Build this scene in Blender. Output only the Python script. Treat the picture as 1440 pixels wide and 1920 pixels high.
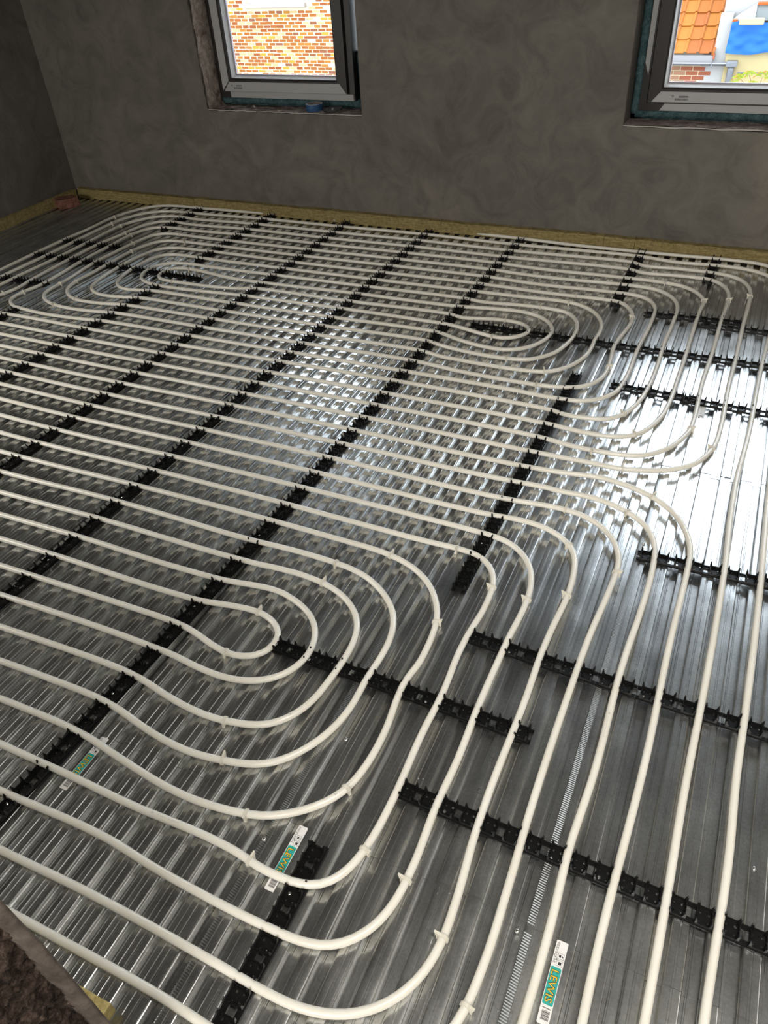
import bpy, bmesh, math, random
from mathutils import Vector, Matrix, noise
for o in list(bpy.data.objects): bpy.data.objects.remove(o)
SC = bpy.context.scene
COL = SC.collection
R = math.radians
random.seed(7)

# ------------------------------------------------------------------ camera
cam_d = bpy.data.cameras.new('camera'); cam = bpy.data.objects.new('camera', cam_d); COL.objects.link(cam)
SC.camera = cam
ZO = 0.0125                                 # calibrated plane (pipe axis) sits 12.5 mm above the deck
cam.location = (1.21906, -4.37161, 1.58495 + ZO)
cam.rotation_mode = 'XYZ'
cam.rotation_euler = (0.891607, 0.0557463, 0.428804)
cam_d.sensor_fit = 'VERTICAL'; cam_d.sensor_height = 24.0
cam_d.lens = 24.0 * 1412.84 / 1920.0
cam_d.clip_start = 0.02; cam_d.clip_end = 200

# ------------------------------------------------------------------ sky, light, exposure
wd = bpy.data.worlds.new('overcast_sky'); SC.world = wd; wd.use_nodes = True
nt = wd.node_tree; nt.nodes.clear()
wo = nt.nodes.new('ShaderNodeOutputWorld'); bg = nt.nodes.new('ShaderNodeBackground')
bg.inputs['Color'].default_value = (0.80, 0.90, 1.0, 1); bg.inputs['Strength'].default_value = 4.6
nt.links.new(bg.outputs[0], wo.inputs[0])
SC.cycles.use_denoising = True
SC.cycles.max_bounces = 8; SC.cycles.diffuse_bounces = 4; SC.cycles.glossy_bounces = 4
SC.cycles.transparent_max_bounces = 12
SC.cycles.caustics_reflective = True; SC.cycles.blur_glossy = 0.6; SC.cycles.caustics_refractive = False
SC.cycles.sample_clamp_indirect = 5.0
SC.view_settings.view_transform = 'Standard'; SC.view_settings.look = 'None'
SC.view_settings.gamma = 1.0; SC.view_settings.use_curve_mapping = False
SC.view_settings.exposure = 0.55

def area(name, loc, rot, sx, sy, power, color):
    l = bpy.data.lights.new(name, 'AREA'); l.shape = 'RECTANGLE'; l.size = sx; l.size_y = sy
    l.energy = power; l.color = color
    o = bpy.data.objects.new(name, l); COL.objects.link(o); o.location = loc; o.rotation_euler = rot
    return o
# unseen fill lights, added to brighten the pipes, deck and walls
area('side_fill', (3.17, -2.6, 1.6), (0, R(84), 0), 1.3, 1.6, 5, (1.0, 0.965, 0.90))  # added fill in front of the closed east wall, no window there
area('overhead_fill', (2.0, -4.12, 2.48), (R(20), R(-10), 0), 1.6, .14, 44, (1.0, 0.955, 0.88))  # added fill high at the back, no lamp fitting; brightens the pipes
area('rear_left_fill', (-2.3, -4.14, 1.05), (R(52), 0, R(-14)), 1.3, .6, 38, (1.0, 0.96, 0.89))  # added fill for the pipes at left, the south wall has no window
area('landing_fill', (1.2, -6.2, 1.9), (R(78), 0, 0), 1.6, 1.4, 50, (1.0, 0.955, 0.89))  # added fill inside the closed landing, brightens the viewer's side of the pipes

# ------------------------------------------------------------------ helpers
def link(name, me, mat=None, parent=None):
    o = bpy.data.objects.new(name, me); COL.objects.link(o)
    if mat is not None:
        for m in (mat if isinstance(mat, (list, tuple)) else [mat]): me.materials.append(m)
    if parent is not None: o.parent = parent
    return o
def mesh(name, V, F, smooth=False, mats=None):
    me = bpy.data.meshes.new(name); me.from_pydata(V, [], F); me.update()
    if smooth: me.polygons.foreach_set('use_smooth', [True] * len(F))
    if mats: me.polygons.foreach_set('material_index', mats)
    return me
def box_vf(V, F, x0, x1, y0, y1, z0, z1):
    b = len(V)
    V += [(x0,y0,z0),(x1,y0,z0),(x1,y1,z0),(x0,y1,z0),(x0,y0,z1),(x1,y0,z1),(x1,y1,z1),(x0,y1,z1)]
    F += [(b,b+3,b+2,b+1),(b+4,b+5,b+6,b+7),(b,b+1,b+5,b+4),(b+1,b+2,b+6,b+5),(b+2,b+3,b+7,b+6),(b+3,b,b+4,b+7)]
def hexa(V, F, lo, hi):                      # 4 bottom points, 4 top points
    b = len(V); V += list(lo) + list(hi)
    F += [(b,b+3,b+2,b+1),(b+4,b+5,b+6,b+7),(b,b+1,b+5,b+4),(b+1,b+2,b+6,b+5),(b+2,b+3,b+7,b+6),(b+3,b,b+4,b+7)]
def bev(me, w, seg=1):
    bm = bmesh.new(); bm.from_mesh(me)
    bmesh.ops.bevel(bm, geom=bm.edges[:], offset=w, segments=seg, affect='EDGES', clamp_overlap=True)
    bm.to_mesh(me); bm.free(); return me
def boxes(name, L, mat, parent=None, bevel=0):
    V, F = [], []
    for b in L: box_vf(V, F, *b)
    me = mesh(name, V, F)
    if bevel: bev(me, bevel)
    return link(name, me, mat, parent)
def empty(name, loc=(0,0,0)):
    o = bpy.data.objects.new(name, None); COL.objects.link(o); o.location = loc; o.empty_display_size = .05; return o
def tag(o, label=None, cat=None, group=None, kind=None):
    if label: o['label'] = label
    if cat: o['category'] = cat
    if group: o['group'] = group
    if kind: o['kind'] = kind
    return o
def grid_vf(nx, ny, fn):
    V = [fn(i / nx, j / ny) for j in range(ny + 1) for i in range(nx + 1)]
    F = [(j*(nx+1)+i, j*(nx+1)+i+1, (j+1)*(nx+1)+i+1, (j+1)*(nx+1)+i) for j in range(ny) for i in range(nx)]
    return V, F
def tube(V, F, pts, r, n=10, cap=True):
    b0 = len(V); m = len(pts)
    for i, p in enumerate(pts):
        a = Vector(pts[max(0, i-1)]); c = Vector(pts[min(m-1, i+1)]); t = (c - a).normalized()
        up = Vector((0,0,1)) if abs(t.z) < .9 else Vector((1,0,0))
        s = t.cross(up).normalized(); u = s.cross(t)
        rr = r[i] if isinstance(r, (list, tuple)) else r
        for k in range(n):
            an = 2*math.pi*k/n
            V.append(tuple(Vector(p) + s*(math.cos(an)*rr) + u*(math.sin(an)*rr)))
    for i in range(m-1):
        for k in range(n):
            k2 = (k+1) % n
            F.append((b0+i*n+k, b0+(i+1)*n+k, b0+(i+1)*n+k2, b0+i*n+k2))
    if cap:
        F.append(tuple(b0+k for k in range(n))); F.append(tuple(b0+(m-1)*n+k for k in reversed(range(n))))

# ------------------------------------------------------------------ materials
def mat(name, col, rough=.6, metal=0., spec=.5, coat=0.):
    m = bpy.data.materials.new(name); m.use_nodes = True
    b = m.node_tree.nodes['Principled BSDF']
    b.inputs['Base Color'].default_value = (*col, 1); b.inputs['Roughness'].default_value = rough
    b.inputs['Metallic'].default_value = metal; b.inputs['Specular IOR Level'].default_value = spec
    if coat: b.inputs['Coat Weight'].default_value = coat; b.inputs['Coat Roughness'].default_value = .12
    return m
def N(m, t): return m.node_tree.nodes.new(t)
def L(m, a, b): m.node_tree.links.new(a, b)
def coords(m, scale=(1,1,1), src='Object'):
    tc = N(m,'ShaderNodeTexCoord'); mp = N(m,'ShaderNodeMapping'); mp.inputs['Scale'].default_value = scale
    if src == 'World':
        g = N(m,'ShaderNodeNewGeometry'); L(m, g.outputs['Position'], mp.inputs[0])
    else: L(m, tc.outputs[src], mp.inputs[0])
    return mp.outputs[0]
def noisen(m, vec, scale, detail=4, rough=.55, dist=0):
    n = N(m,'ShaderNodeTexNoise'); L(m, vec, n.inputs['Vector']); n.inputs['Scale'].default_value = scale
    n.inputs['Detail'].default_value = detail; n.inputs['Roughness'].default_value = rough; n.inputs['Distortion'].default_value = dist
    return n.outputs['Fac']
def ramp(m, fac, stops):
    r = N(m,'ShaderNodeValToRGB'); L(m, fac, r.inputs[0]); e = r.color_ramp.elements
    while len(e) < len(stops): e.new(.5)
    for i, (p, c) in enumerate(stops): e[i].position = p; e[i].color = (*c, 1) if len(c) == 3 else c
    return r.outputs[0]
def mul(m, a, b, mode='MULTIPLY', f=1.):
    x = N(m,'ShaderNodeMix'); x.data_type = 'RGBA'; x.blend_type = mode; x.inputs[0].default_value = f
    L(m, a, x.inputs[6]); L(m, b, x.inputs[7]); return x.outputs[2]
def bump(m, h, strength, dist=.01):
    b = N(m,'ShaderNodeBump'); b.inputs['Strength'].default_value = strength; b.inputs['Distance'].default_value = dist
    L(m, h, b.inputs['Height']); L(m, b.outputs[0], m.node_tree.nodes['Principled BSDF'].inputs['Normal'])
def bc(m, c): L(m, c, m.node_tree.nodes['Principled BSDF'].inputs['Base Color'])
def ro(m, c): L(m, c, m.node_tree.nodes['Principled BSDF'].inputs['Roughness'])
g3 = lambda v: (v, v, v)

# grey cement plaster with trowel swirls and damp patches
def plaster(name, a, b, c):
    m = mat(name, b, .9, spec=.2)
    v = coords(m, (1,1,1), 'World')
    n1 = noisen(m, v, 1.3, 6, .6, 1.2); n2 = noisen(m, v, 5.0, 8, .65, 1.6); n3 = noisen(m, v, 60, 4, .6)
    c1 = ramp(m, n1, [(.3, a), (.55, b), (.75, c)])
    c2 = ramp(m, n2, [(.28, g3(.74)), (.5, g3(1.0)), (.70, g3(1.18))])
    bc(m, mul(m, c1, c2))
    mx = N(m,'ShaderNodeMath'); mx.operation = 'MULTIPLY_ADD'; L(m, n2, mx.inputs[0]); mx.inputs[1].default_value = 3.; L(m, n3, mx.inputs[2])
    bump(m, mx.outputs[0], .35, .004)
    return m
M_PL = plaster('grey_plaster', (.138,.127,.112), (.170,.156,.137), (.218,.196,.168))
M_PLL = plaster('grey_plaster_left', (.135,.125,.112), (.165,.153,.137), (.20,.185,.163))
M_CEIL = mat('ceiling_board', (.19,.18,.165), .9)
M_SUB = mat('subfloor', (.12,.10,.08), .9)

# galvanised steel
def steel(name, base):
    m = mat(name, base, .2, metal=1.)
    v = coords(m, (1,1,1), 'World'); vs = coords(m, (26, 1.6, 26), 'World')
    streak = noisen(m, vs, 1.0, 5, .6); cloud = noisen(m, v, 9, 5, .6); sp = noisen(m, v, 160, 3, .7)
    c = mul(m, ramp(m, streak, [(.25, g3(.50)), (.5, base), (.75, tuple(min(1, x*1.25) for x in base))]),
            ramp(m, cloud, [(.3, g3(.78)), (.7, g3(1.1))]))
    c = mul(m, c, ramp(m, sp, [(.35, g3(.86)), (.65, g3(1.08))]))
    bc(m, c)
    r = N(m,'ShaderNodeMapRange'); L(m, cloud, r.inputs[0]); r.inputs[1].default_value = .25; r.inputs[2].default_value = .75
    r.inputs[3].default_value = .15; r.inputs[4].default_value = .26; ro(m, r.outputs[0])
    vb = coords(m, (70, 2.2, 70), 'World'); nb = noisen(m, vb, 1.0, 3, .5)
    bump(m, nb, .07, .0012)
    p1 = m.node_tree.nodes['Principled BSDF']          # second, broader lobe of the spangled zinc
    p2 = N(m,'ShaderNodeBsdfPrincipled'); p2.inputs['Metallic'].default_value = 1.; p2.inputs['Roughness'].default_value = .38
    L(m, c, p2.inputs['Base Color']); mx = N(m,'ShaderNodeMixShader'); mx.inputs[0].default_value = .31
    L(m, p1.outputs[0], mx.inputs[1]); L(m, p2.outputs[0], mx.inputs[2]); L(m, mx.outputs[0], m.node_tree.nodes['Material Output'].inputs[0])
    return m
M_ST = steel('galvanised_steel', (.70,.71,.70))
M_SER = mat('cut_steel_edge', (.42,.43,.42), .40, metal=1.)
M_LAPSHADE = mat('cut_edge_lap_shade', (.05,.05,.05), .7)  # near-black stands in for shadow under the sheet lap
M_SCREW = mat('zinc_screw', (.72,.72,.70), .25, metal=1.)

# white pipe
M_PIPE = mat('white_pex_pipe', (.80,.775,.70), .34, spec=.5, coat=.25)
_b = M_PIPE.node_tree.nodes['Principled BSDF']
_v = coords(M_PIPE, (1,1,1), 'World'); _n = noisen(M_PIPE, _v, 7, 3, .5)
_b.inputs['Subsurface Weight'].default_value = .65; _b.inputs['Subsurface Radius'].default_value = (.012, .011, .009); _b.inputs['Subsurface Scale'].default_value = 1.0
bc(M_PIPE, ramp(M_PIPE, _n, [(.3, (.78,.745,.66)), (.7, (.84,.81,.735))]))
M_TIE = mat('natural_nylon', (.70,.66,.56), .45)
M_BLK = mat('black_plastic', (.006,.006,.006), .42, spec=.22)
# mineral wool
M_WOOL = mat('mineral_wool', (.34,.27,.12), 1., spec=.1)
_v = coords(M_WOOL, (3,3,30), 'World'); _n = noisen(M_WOOL, _v, 6, 6, .7); _n2 = noisen(M_WOOL, coords(M_WOOL,(1,1,1),'World'), 55, 5, .7)
bc(M_WOOL, mul(M_WOOL, ramp(M_WOOL, _n, [(.3,(.22,.17,.07)),(.5,(.34,.27,.12)),(.7,(.46,.38,.19))]), ramp(M_WOOL, _n2, [(.3,g3(.65)),(.7,g3(1.25))])))
bump(M_WOOL, _n2, .9, .01)
M_WOOLY = mat('fresh_mineral_wool', (.62,.50,.20), 1., spec=.1)
_n2 = noisen(M_WOOLY, coords(M_WOOLY,(1,1,4),'World'), 70, 5, .7)
bc(M_WOOLY, ramp(M_WOOLY, _n2, [(.3,(.38,.29,.10)),(.6,(.68,.55,.24))])); bump(M_WOOLY, _n2, .9, .01)
# masonry of reveals and door jamb
def rough_mat(name, stops, s=22, bs=.9):
    m = mat(name, stops[1][1], .95, spec=.15); v = coords(m, (1,1,1), 'World')
    n1 = noisen(m, v, s, 8, .72, .4); n2 = noisen(m, v, s*4, 6, .7)
    bc(m, mul(m, ramp(m, n1, stops), ramp(m, n2, [(.3,g3(.6)),(.7,g3(1.3))]))); bump(m, n2, bs, .006); return m
M_REV = rough_mat('broken_reveal', [(.32,(.14,.07,.05)),(.44,(.42,.33,.28)),(.6,(.60,.53,.47)),(.75,(.45,.22,.14))], 12)
M_SILL = rough_mat('raw_sill', [(.3,(.12,.08,.07)),(.45,(.32,.25,.23)),(.6,(.48,.42,.40)),(.75,(.60,.56,.53))], 12)
M_JAMB = rough_mat('rubble_jamb', [(.34,(.012,.008,.007)),(.48,(.055,.038,.030)),(.60,(.12,.085,.068)),(.72,(.30,.235,.19))], 60, 1.)
M_JPL = rough_mat('jamb_plaster_edge', [(.3,(.075,.060,.050)),(.5,(.115,.095,.080)),(.7,(.165,.138,.118)),(.9,(.26,.22,.19))], 9, .5)
M_LIP = mat('pale_plaster_edge', (.52,.50,.46), .9)
M_FOAM = rough_mat('blue_green_foam', [(.3,(.035,.065,.075)),(.5,(.07,.13,.14)),(.65,(.11,.19,.20)),(.8,(.16,.25,.25))], 26, .8)
M_FRD = mat('dark_window_frame', (.018,.014,.013), .42)
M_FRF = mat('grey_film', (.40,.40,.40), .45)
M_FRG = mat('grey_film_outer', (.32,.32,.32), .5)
M_BEAD = mat('pale_glazing_bead', (.88,.90,.93), .3)
M_GASK = mat('mauve_gasket', (.34,.31,.34), .6)
M_GLASS = bpy.data.materials.new('window_glass'); M_GLASS.use_nodes = True
_t = M_GLASS.node_tree; _t.nodes.clear()
_o = _t.nodes.new('ShaderNodeOutputMaterial'); _mx = _t.nodes.new('ShaderNodeMixShader'); _f = _t.nodes.new('ShaderNodeFresnel'); _f.inputs[0].default_value = 1.45
_tr = _t.nodes.new('ShaderNodeBsdfTransparent'); _gl = _t.nodes.new('ShaderNodeBsdfGlossy'); _gl.inputs['Roughness'].default_value = .02
_t.links.new(_f.outputs[0], _mx.inputs[0]); _t.links.new(_tr.outputs[0], _mx.inputs[1]); _t.links.new(_gl.outputs[0], _mx.inputs[2]); _t.links.new(_mx.outputs[0], _o.inputs[0])
M_WHITE = mat('label_white', (.78,.76,.74), .5); M_TEAL = mat('label_teal', (.02,.36,.31), .5)
M_YEL = mat('label_yellow', (.85,.50,.03), .5); M_INK = mat('printed_ink', (.025,.025,.025), .6)
M_INKS = mat('faded_ink_on_steel', (.045,.047,.045), .6)
M_TAPEB = mat('blue_tape', (.025,.085,.20), .5); M_TAPEW = mat('tape_edge', (.55,.60,.66), .6); M_CORE = mat('cardboard_core', (.20,.16,.14), .8)
M_DISC = mat('dark_grinding_disc', (.05,.05,.052), .45)
M_RB = rough_mat('old_red_brick', [(.3,(.14,.06,.045)),(.5,(.24,.11,.08)),(.7,(.30,.17,.13)),(.9,(.36,.28,.24))], 20, .6)

# ================================================================== room shell
WY = 0.06                                             # inner face of the window wall
wn = boxes('wall_north', [(-3.8, 3.5, WY, WY+.32, -.3, .622), (-3.8, -2.12, WY, WY+.32, .622, 2.36), (-1.01, .507, WY, WY+.32, .622, 2.36),
     (2.75, 3.5, WY, WY+.32, .622, 2.36), (-3.8, 3.5, WY, WY+.32, 2.36, 2.8)], M_PL); tag(wn, kind='structure')
# west wall: slightly uneven plaster face
def westf(u, v):
    y = -4.6 + u * 4.68; z = -.1 + v * 2.75
    return (-3.47 + .010*noise.noise(Vector((y*.9, z*.9, 3.1))) + .003*noise.noise(Vector((y*4, z*4, 1.))), y, z)
V, F = grid_vf(70, 40, westf); b = len(V)
me = mesh('wall_west', V, F, True); ww = link('wall_west', me, M_PLL); tag(ww, kind='structure')
boxes('wall_core', [(-3.8, -3.485, -4.6, .05, -.3, 2.8)], M_SUB, ww)
we = boxes('wall_east', [(3.2, 3.5, -4.6, WY, -.3, 2.8)], M_PL); tag(we, kind='structure')
wsth = boxes('wall_south', [(-3.8, .50, -4.6, -4.2, 1.05, 2.8), (-3.8, .44, -4.6, -4.205, -.3, 1.05), (1.85, 3.5, -4.6, -4.2, -.3, 2.8), (.5, 1.85, -4.6, -4.2, 2.15, 2.8)], M_PL); tag(wsth, kind='structure')
ce = boxes('ceiling', [(-3.8, 3.5, -4.6, WY+.32, 2.55, 2.7)], M_CEIL); tag(ce, kind='structure')
# broken masonry of the door jamb, plaster layer still standing at the room side
def jx(z): return .62 - .12*min(1, max(0, z)/1.0)*1.0 - .01*math.sin(z*9)
def jambf(u, v):
    y = -4.212 - u*.36; z = -.02 + v*1.4
    d = .014*noise.noise(Vector((y*14, z*14, 0))) + .007*noise.noise(Vector((y*150, z*150, 4))) + .012*noise.noise(Vector((y*38, z*38, 5))) + .006*noise.noise(Vector((y*90, z*90, 9)))
    return (jx(z) - .022 + d - (.012 if u == 0 else 0), y, z)
V, F = grid_vf(110, 420, jambf)
jm = link('rubble_face', mesh('rubble_face', V, F, True), M_JAMB, wsth)
def jplf(u, v):
    z = -.02 + v*1.4
    pts = [(-.10, -4.2), (-.004, -4.2), (.003, -4.203), (.001, -4.207), (-.004 + .006*noise.noise(Vector((z*25, 3, 0))), -4.215 - .004*noise.noise(Vector((z*32, 0, 0)))), (-.035, -4.222)]
    p = pts[round(u*5)]
    return (jx(z) + p[0] + .003*noise.noise(Vector((z*18, u*3, 7))), p[1], z)
V, F = grid_vf(5, 160, jplf); link('plaster_edge', mesh('plaster_edge', V, F, True), M_JPL, wsth)
boxes('jamb_core', [(.42, .50, -4.58, -4.24, -.3, 1.4), (.40, .49, -4.58, -4.21, 1.0, 1.1)], M_JAMB, wsth)

fl = boxes('floor', [(-3.8, 3.5, -4.2, .4, -.25, -.03), (.4, 2.2, -4.9, -4.2, -.25, -.03)], M_SUB); tag(fl, kind='structure')
ld = boxes('trim_1', [(-.6, 3.5, -7.2, -4.6, -.25, -.031)], M_SUB); tag(ld, kind='structure')

lw = boxes('added_landing_walls', [(-.6, -.4, -7.2, -4.6, -.3, 2.8), (3.3, 3.5, -7.2, -4.6, -.3, 2.8), (-.4, 3.3, -7.2, -7.0, -.3, 2.8)], M_PL); tag(lw, kind='structure')  # unseen landing walls, added to shut sky light out of the doorway
lc = boxes('added_landing_lid', [(-.6, 3.5, -7.2, -4.6, 2.55, 2.7)], M_CEIL); tag(lc, kind='structure')  # unseen landing lid, added against the sky light as well

# ================================================================== dovetailed steel deck
PW, NR = .587, 9; PI_ = PW/NR
def prof():
    P = []
    for i in range(NR):
        o = i*PI_
        P += [(o+.0001, -.0034), (o+.0005, -.0020), (o+.0015, -.0009), (o+.0032, -.0003), (o+.0060, .0), (o+.0110, .0002), (o+.0150, .0002), (o+.0164, -.0014), (o+.0192, -.0014), (o+.0206, .0002), (o+.0246, .0002), (o+.0296, .0), (o+.0325, -.0003), (o+.0343, -.0009), (o+.0353, -.0020), (o+.0357, -.0034),
              (o+.0318, -.0148), (o+.0332, -.0160), (o+.0425, -.0161), (o+.0438, -.0144), (o+.0462, -.0144), (o+.0475, -.0161), (o+.0590, -.0160)]
        P += [(o+.0675, -.0160), (o+.0690, -.0148)] if i < NR-1 else [(o+.0640, -.0160)]
    return P
PROF = prof()
def sheet(x0, y0, y1, zo):
    V, F = [], []; n = len(PROF); ny = max(1, int((y1-y0)/.5)); rs = random.Random(int(x0*1000+y0*77))
    sag = [rs.uniform(-.0006, .0006) for _ in range(NR*2+2)]
    for j in range(ny+1):
        y = y0 + (y1-y0)*j/ny
        for k, (a, z) in enumerate(PROF):
            V.append((x0+a+.0004*math.sin(y*3+x0), y, z + zo + sag[min(len(sag)-1, int(a/PI_*2))]*math.sin(y*2.1+a*40)))
    for j in range(ny):
        for k in range(n-1): F.append((j*n+k, j*n+k+1, (j+1)*n+k+1, (j+1)*n+k))
    nf = len(F); b = len(V)                             # cut edge at the near end, coloured dark as the lap gap's shadow
    for k in range(n): a = V[ny*0+k]; V.append((a[0], a[1]-.0002, a[2]-.0013))
    for k in range(n-1): F.append((b+k, b+k+1, k+1, k))
    return V, F, [0]*nf + [1]*(len(F)-nf)
JO = {-8: [-2.4], -7: [-1.3, -3.0], -6: [-2.9], -5: [-.70, -2.7], -4: [-2.015, -4.0], -3: [-1.55, -3.274], -2: [-1.1, -3.67], -1: [-.722, -3.685], 0: [-2.017, -3.698], 1: [-1.2, -3.1], 2: [-1.9], 3: [-1.0, -3.0]}
SHEETS = {}
for n, js in JO.items():
    x0 = 1.125 + PW*n
    ye = -4.85 if n in (-1, 0, 1) else -4.19
    ys = [.045] + js + [ye]
    for i in range(len(ys)-1):
        V, F, MI = sheet(x0, ys[i+1], ys[i]+(.03 if i else 0), -.0014*i)
        # nearer sheets tuck under the farther one
        o = link('deck_sheet', mesh('deck_sheet', V, F, mats=MI), [M_ST, M_LAPSHADE], fl)
        SHEETS[(n, i)] = o
# serrated side-lap strips
def serr(x0, ya, yb):
    V, F = [], []; y = ya; p = .0052
    while y > yb:
        b = len(V)
        V += [(x0, y, .0003), (x0+.0150, y-.0020, .0003), (x0+.0150, y-.0020-p*.22, .00070), (x0, y-p*.22, .00070), (x0+.0150, y-.0020-p*.44, .0003), (x0, y-p*.44, .0003)]
        F += [(b, b+3, b+2, b+1), (b+3, b+5, b+4, b+2)]; y -= p
    return V, F
for x, key, ya, yb in ((.5375, (-1, 1), -2.3, -3.68), (.5375, (-1, 2), -3.70, -4.3), (1.125, (0, 1), -2.03, -3.69), (1.125, (0, 2), -3.71, -4.3), (.5375-PW*2, (-3, 1), -1.6, -3.2), (1.125+PW, (1, 1), -1.3, -3.0)):
    V, F = serr(x+.0005, ya, yb); V = [(a_, b_, c_ - .0014*key[1]) for a_, b_, c_ in V]
    o = link('serrated_lap', mesh('serrated_lap', V, F), M_SER, SHEETS[key]); tag(o, kind='stuff')

# ------------------------------------------------------------------ lettering
def text_mesh(body, size, bold=0., space=1.):
    cu = bpy.data.curves.new('t', 'FONT'); cu.body = body; cu.size = size; cu.offset = bold; cu.space_character = space
    cu.resolution_u = 2
    o = bpy.data.objects.new('t', cu); COL.objects.link(o); bpy.context.view_layer.update()
    dg = bpy.context.evaluated_depsgraph_get(); me = o.evaluated_get(dg).to_mesh()
    V = [tuple(v.co) for v in me.vertices]; F = [tuple(p.vertices) for p in me.polygons]
    o.evaluated_get(dg).to_mesh_clear(); bpy.data.objects.remove(o); bpy.data.curves.remove(cu)
    return V, F
def place(V, x, y, z, mirror=False):                    # reading direction runs towards -Y, letter tops to +X
    return [(x + b, y - a, z) for a, b, c in V]
for (n, i), body, x, y, s in (((-1, 1), 'SPECIALIST BUILDING SOLUTIONS', .770+.02, -3.17, .0115), ((-1, 1), 'REPPEL', .793, -2.98, .013), ((-1, 1), 'LEWIS 2000', .845+.008, -2.72, .0105),
        ((-2, 1), 'REPPEL SPECIALIST BUILDING', .397+.005, -2.86, .0115), ((-1, 1), 'C1', .93, -3.36, .013), ((-1, 1), 'C1', .925, -3.45, .013), ((0, 1), '19/2000', 1.20, -2.98, .011),
        ((-1, 1), 'COIL J5845', .985, -2.74, .011), ((-1, 1), 'REPPEL', .862, -3.62, .012), ((0, 1), 'LEWIS', 1.385, -1.19, .012), ((-2, 1), 'SOLUTIONS', .40, -3.22, .0115), ((-2, 1), '2000 x 16mm', .475, -2.90, .011)):
    nr = round((x - (1.125+PW*n))/PI_ - .15); xb = 1.125 + PW*n + nr*PI_ + .004
    V, F = text_mesh(body, s, .0, 1.15)
    o = link('printed_text', mesh('printed_text', place(V, xb + .006, y, (-.0014*i) + .00085), F), M_INKS, SHEETS[(n, i)])
# product labels
def rrect(V, F, MI, x0, x1, y0, y1, z, r, mi):
    b = len(V); c = []
    for cx, cy, a0 in ((x1-r, y1-r, 0), (x0+r, y1-r, 90), (x0+r, y0+r, 180), (x1-r, y0+r, 270)):
        for k in range(4): a = R(a0 + k*30); c.append((cx+r*math.cos(a), cy+r*math.sin(a), z))
    V += c; F.append(tuple(range(b, b+len(c)))); MI.append(mi)
def sticker(x0, y0, z, sheet_o, grey=False, only=None):
    V, F, MI = [], [], []; w = .0225; Lg = .153 if not grey else .112
    rrect(V, F, MI, x0, x0+w, y0-Lg, y0, z, .0025, 0)
    def rect(a, b_, c, d, mi=3, dz=.0003):
        b = len(V); V.extend([(x0+a, y0-d, z+dz), (x0+b_, y0-d, z+dz), (x0+b_, y0-c, z+dz), (x0+a, y0-c, z+dz)]); F.append((b, b+1, b+2, b+3)); MI.append(mi)
    def frame(a, b_, c, d, t=.0005):
        rect(a, b_, c, c+t); rect(a, b_, d-t, d); rect(a, a+t, c, d); rect(b_-t, b_, c, d)
    if not grey:
        frame(.0085, .020, .023, .034); frame(.0085, .020, .036, .047)
        rect(.0105, .0145, .026, .031); rect(.016, .0185, .027, .030); rect(.0125, .018, .039, .0445); rect(.0065, .0080, .034, .038)
        for q in range(3):
            for k in range(9): rect(.0022+q*.0018, .0030+q*.0018, .004+k*.0045, .0072+k*.0045+.0008*((k*7+q) % 3 - 1))
        rrect(V, F, MI, x0+.0012, x0+w-.0012, y0-.119, y0-.050, z+.0003, .003, 1)
        for off, mi, dz in ((.00075, 3, .0005), (0., 2, .0008)):
            tv, tf = text_mesh('LEWIS', .0190, off, 1.02); b = len(V)
            wd_ = max(v[0] for v in tv); k = .060/wd_
            V.extend([(x0 + .0045 + b2, y0 - .0545 - a*k, z+dz) for a, b2, c in tv]); F.extend([tuple(i+b for i in f) for f in tf]); MI.extend([mi]*len(tf))
        rect(.004, .020, .124, .1252); 
        for k in range(9): rect(.005, .0195, .129+k*.0019, .1299+k*.0019 + .0004*(k % 3 == 1))
    else:
        frame(.004, .019, .004, .012, .001); rect(.008, .016, .006, .010); 
        for k in range(5): rect(.006+.001*k, .007+.001*k, .03+k*.013, .036+k*.013)
        rect(.005, .018, .100, .104)
    me = mesh('product_label', V, F, mats=MI); o = link('product_label', me, [M_WHITE, M_TEAL, M_YEL, M_INK], sheet_o)
    return o
o = sticker(1.1885, -3.699, .0008-.0028+.0006, SHEETS[(0, 2)]); o['label'] = 'whole teal and white label with yellow letters beside an upright pipe'
o = sticker(.6005, -3.690, .0008-.0028+.0006, SHEETS[(-1, 2)]); o['label'] = 'teal and white label crossed by a bent pipe beside a black rail'
o = sticker(.0185, -3.680, .0008-.0028+.0006, SHEETS[(-2, 2)]); o['label'] = 'teal and white label crossed by two pipes at the left'
o = sticker(1.2025, -1.542, .0012, SHEETS[(0, 0)], True); o['label'] = 'grey and white label below a clip rail at the right'

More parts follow.
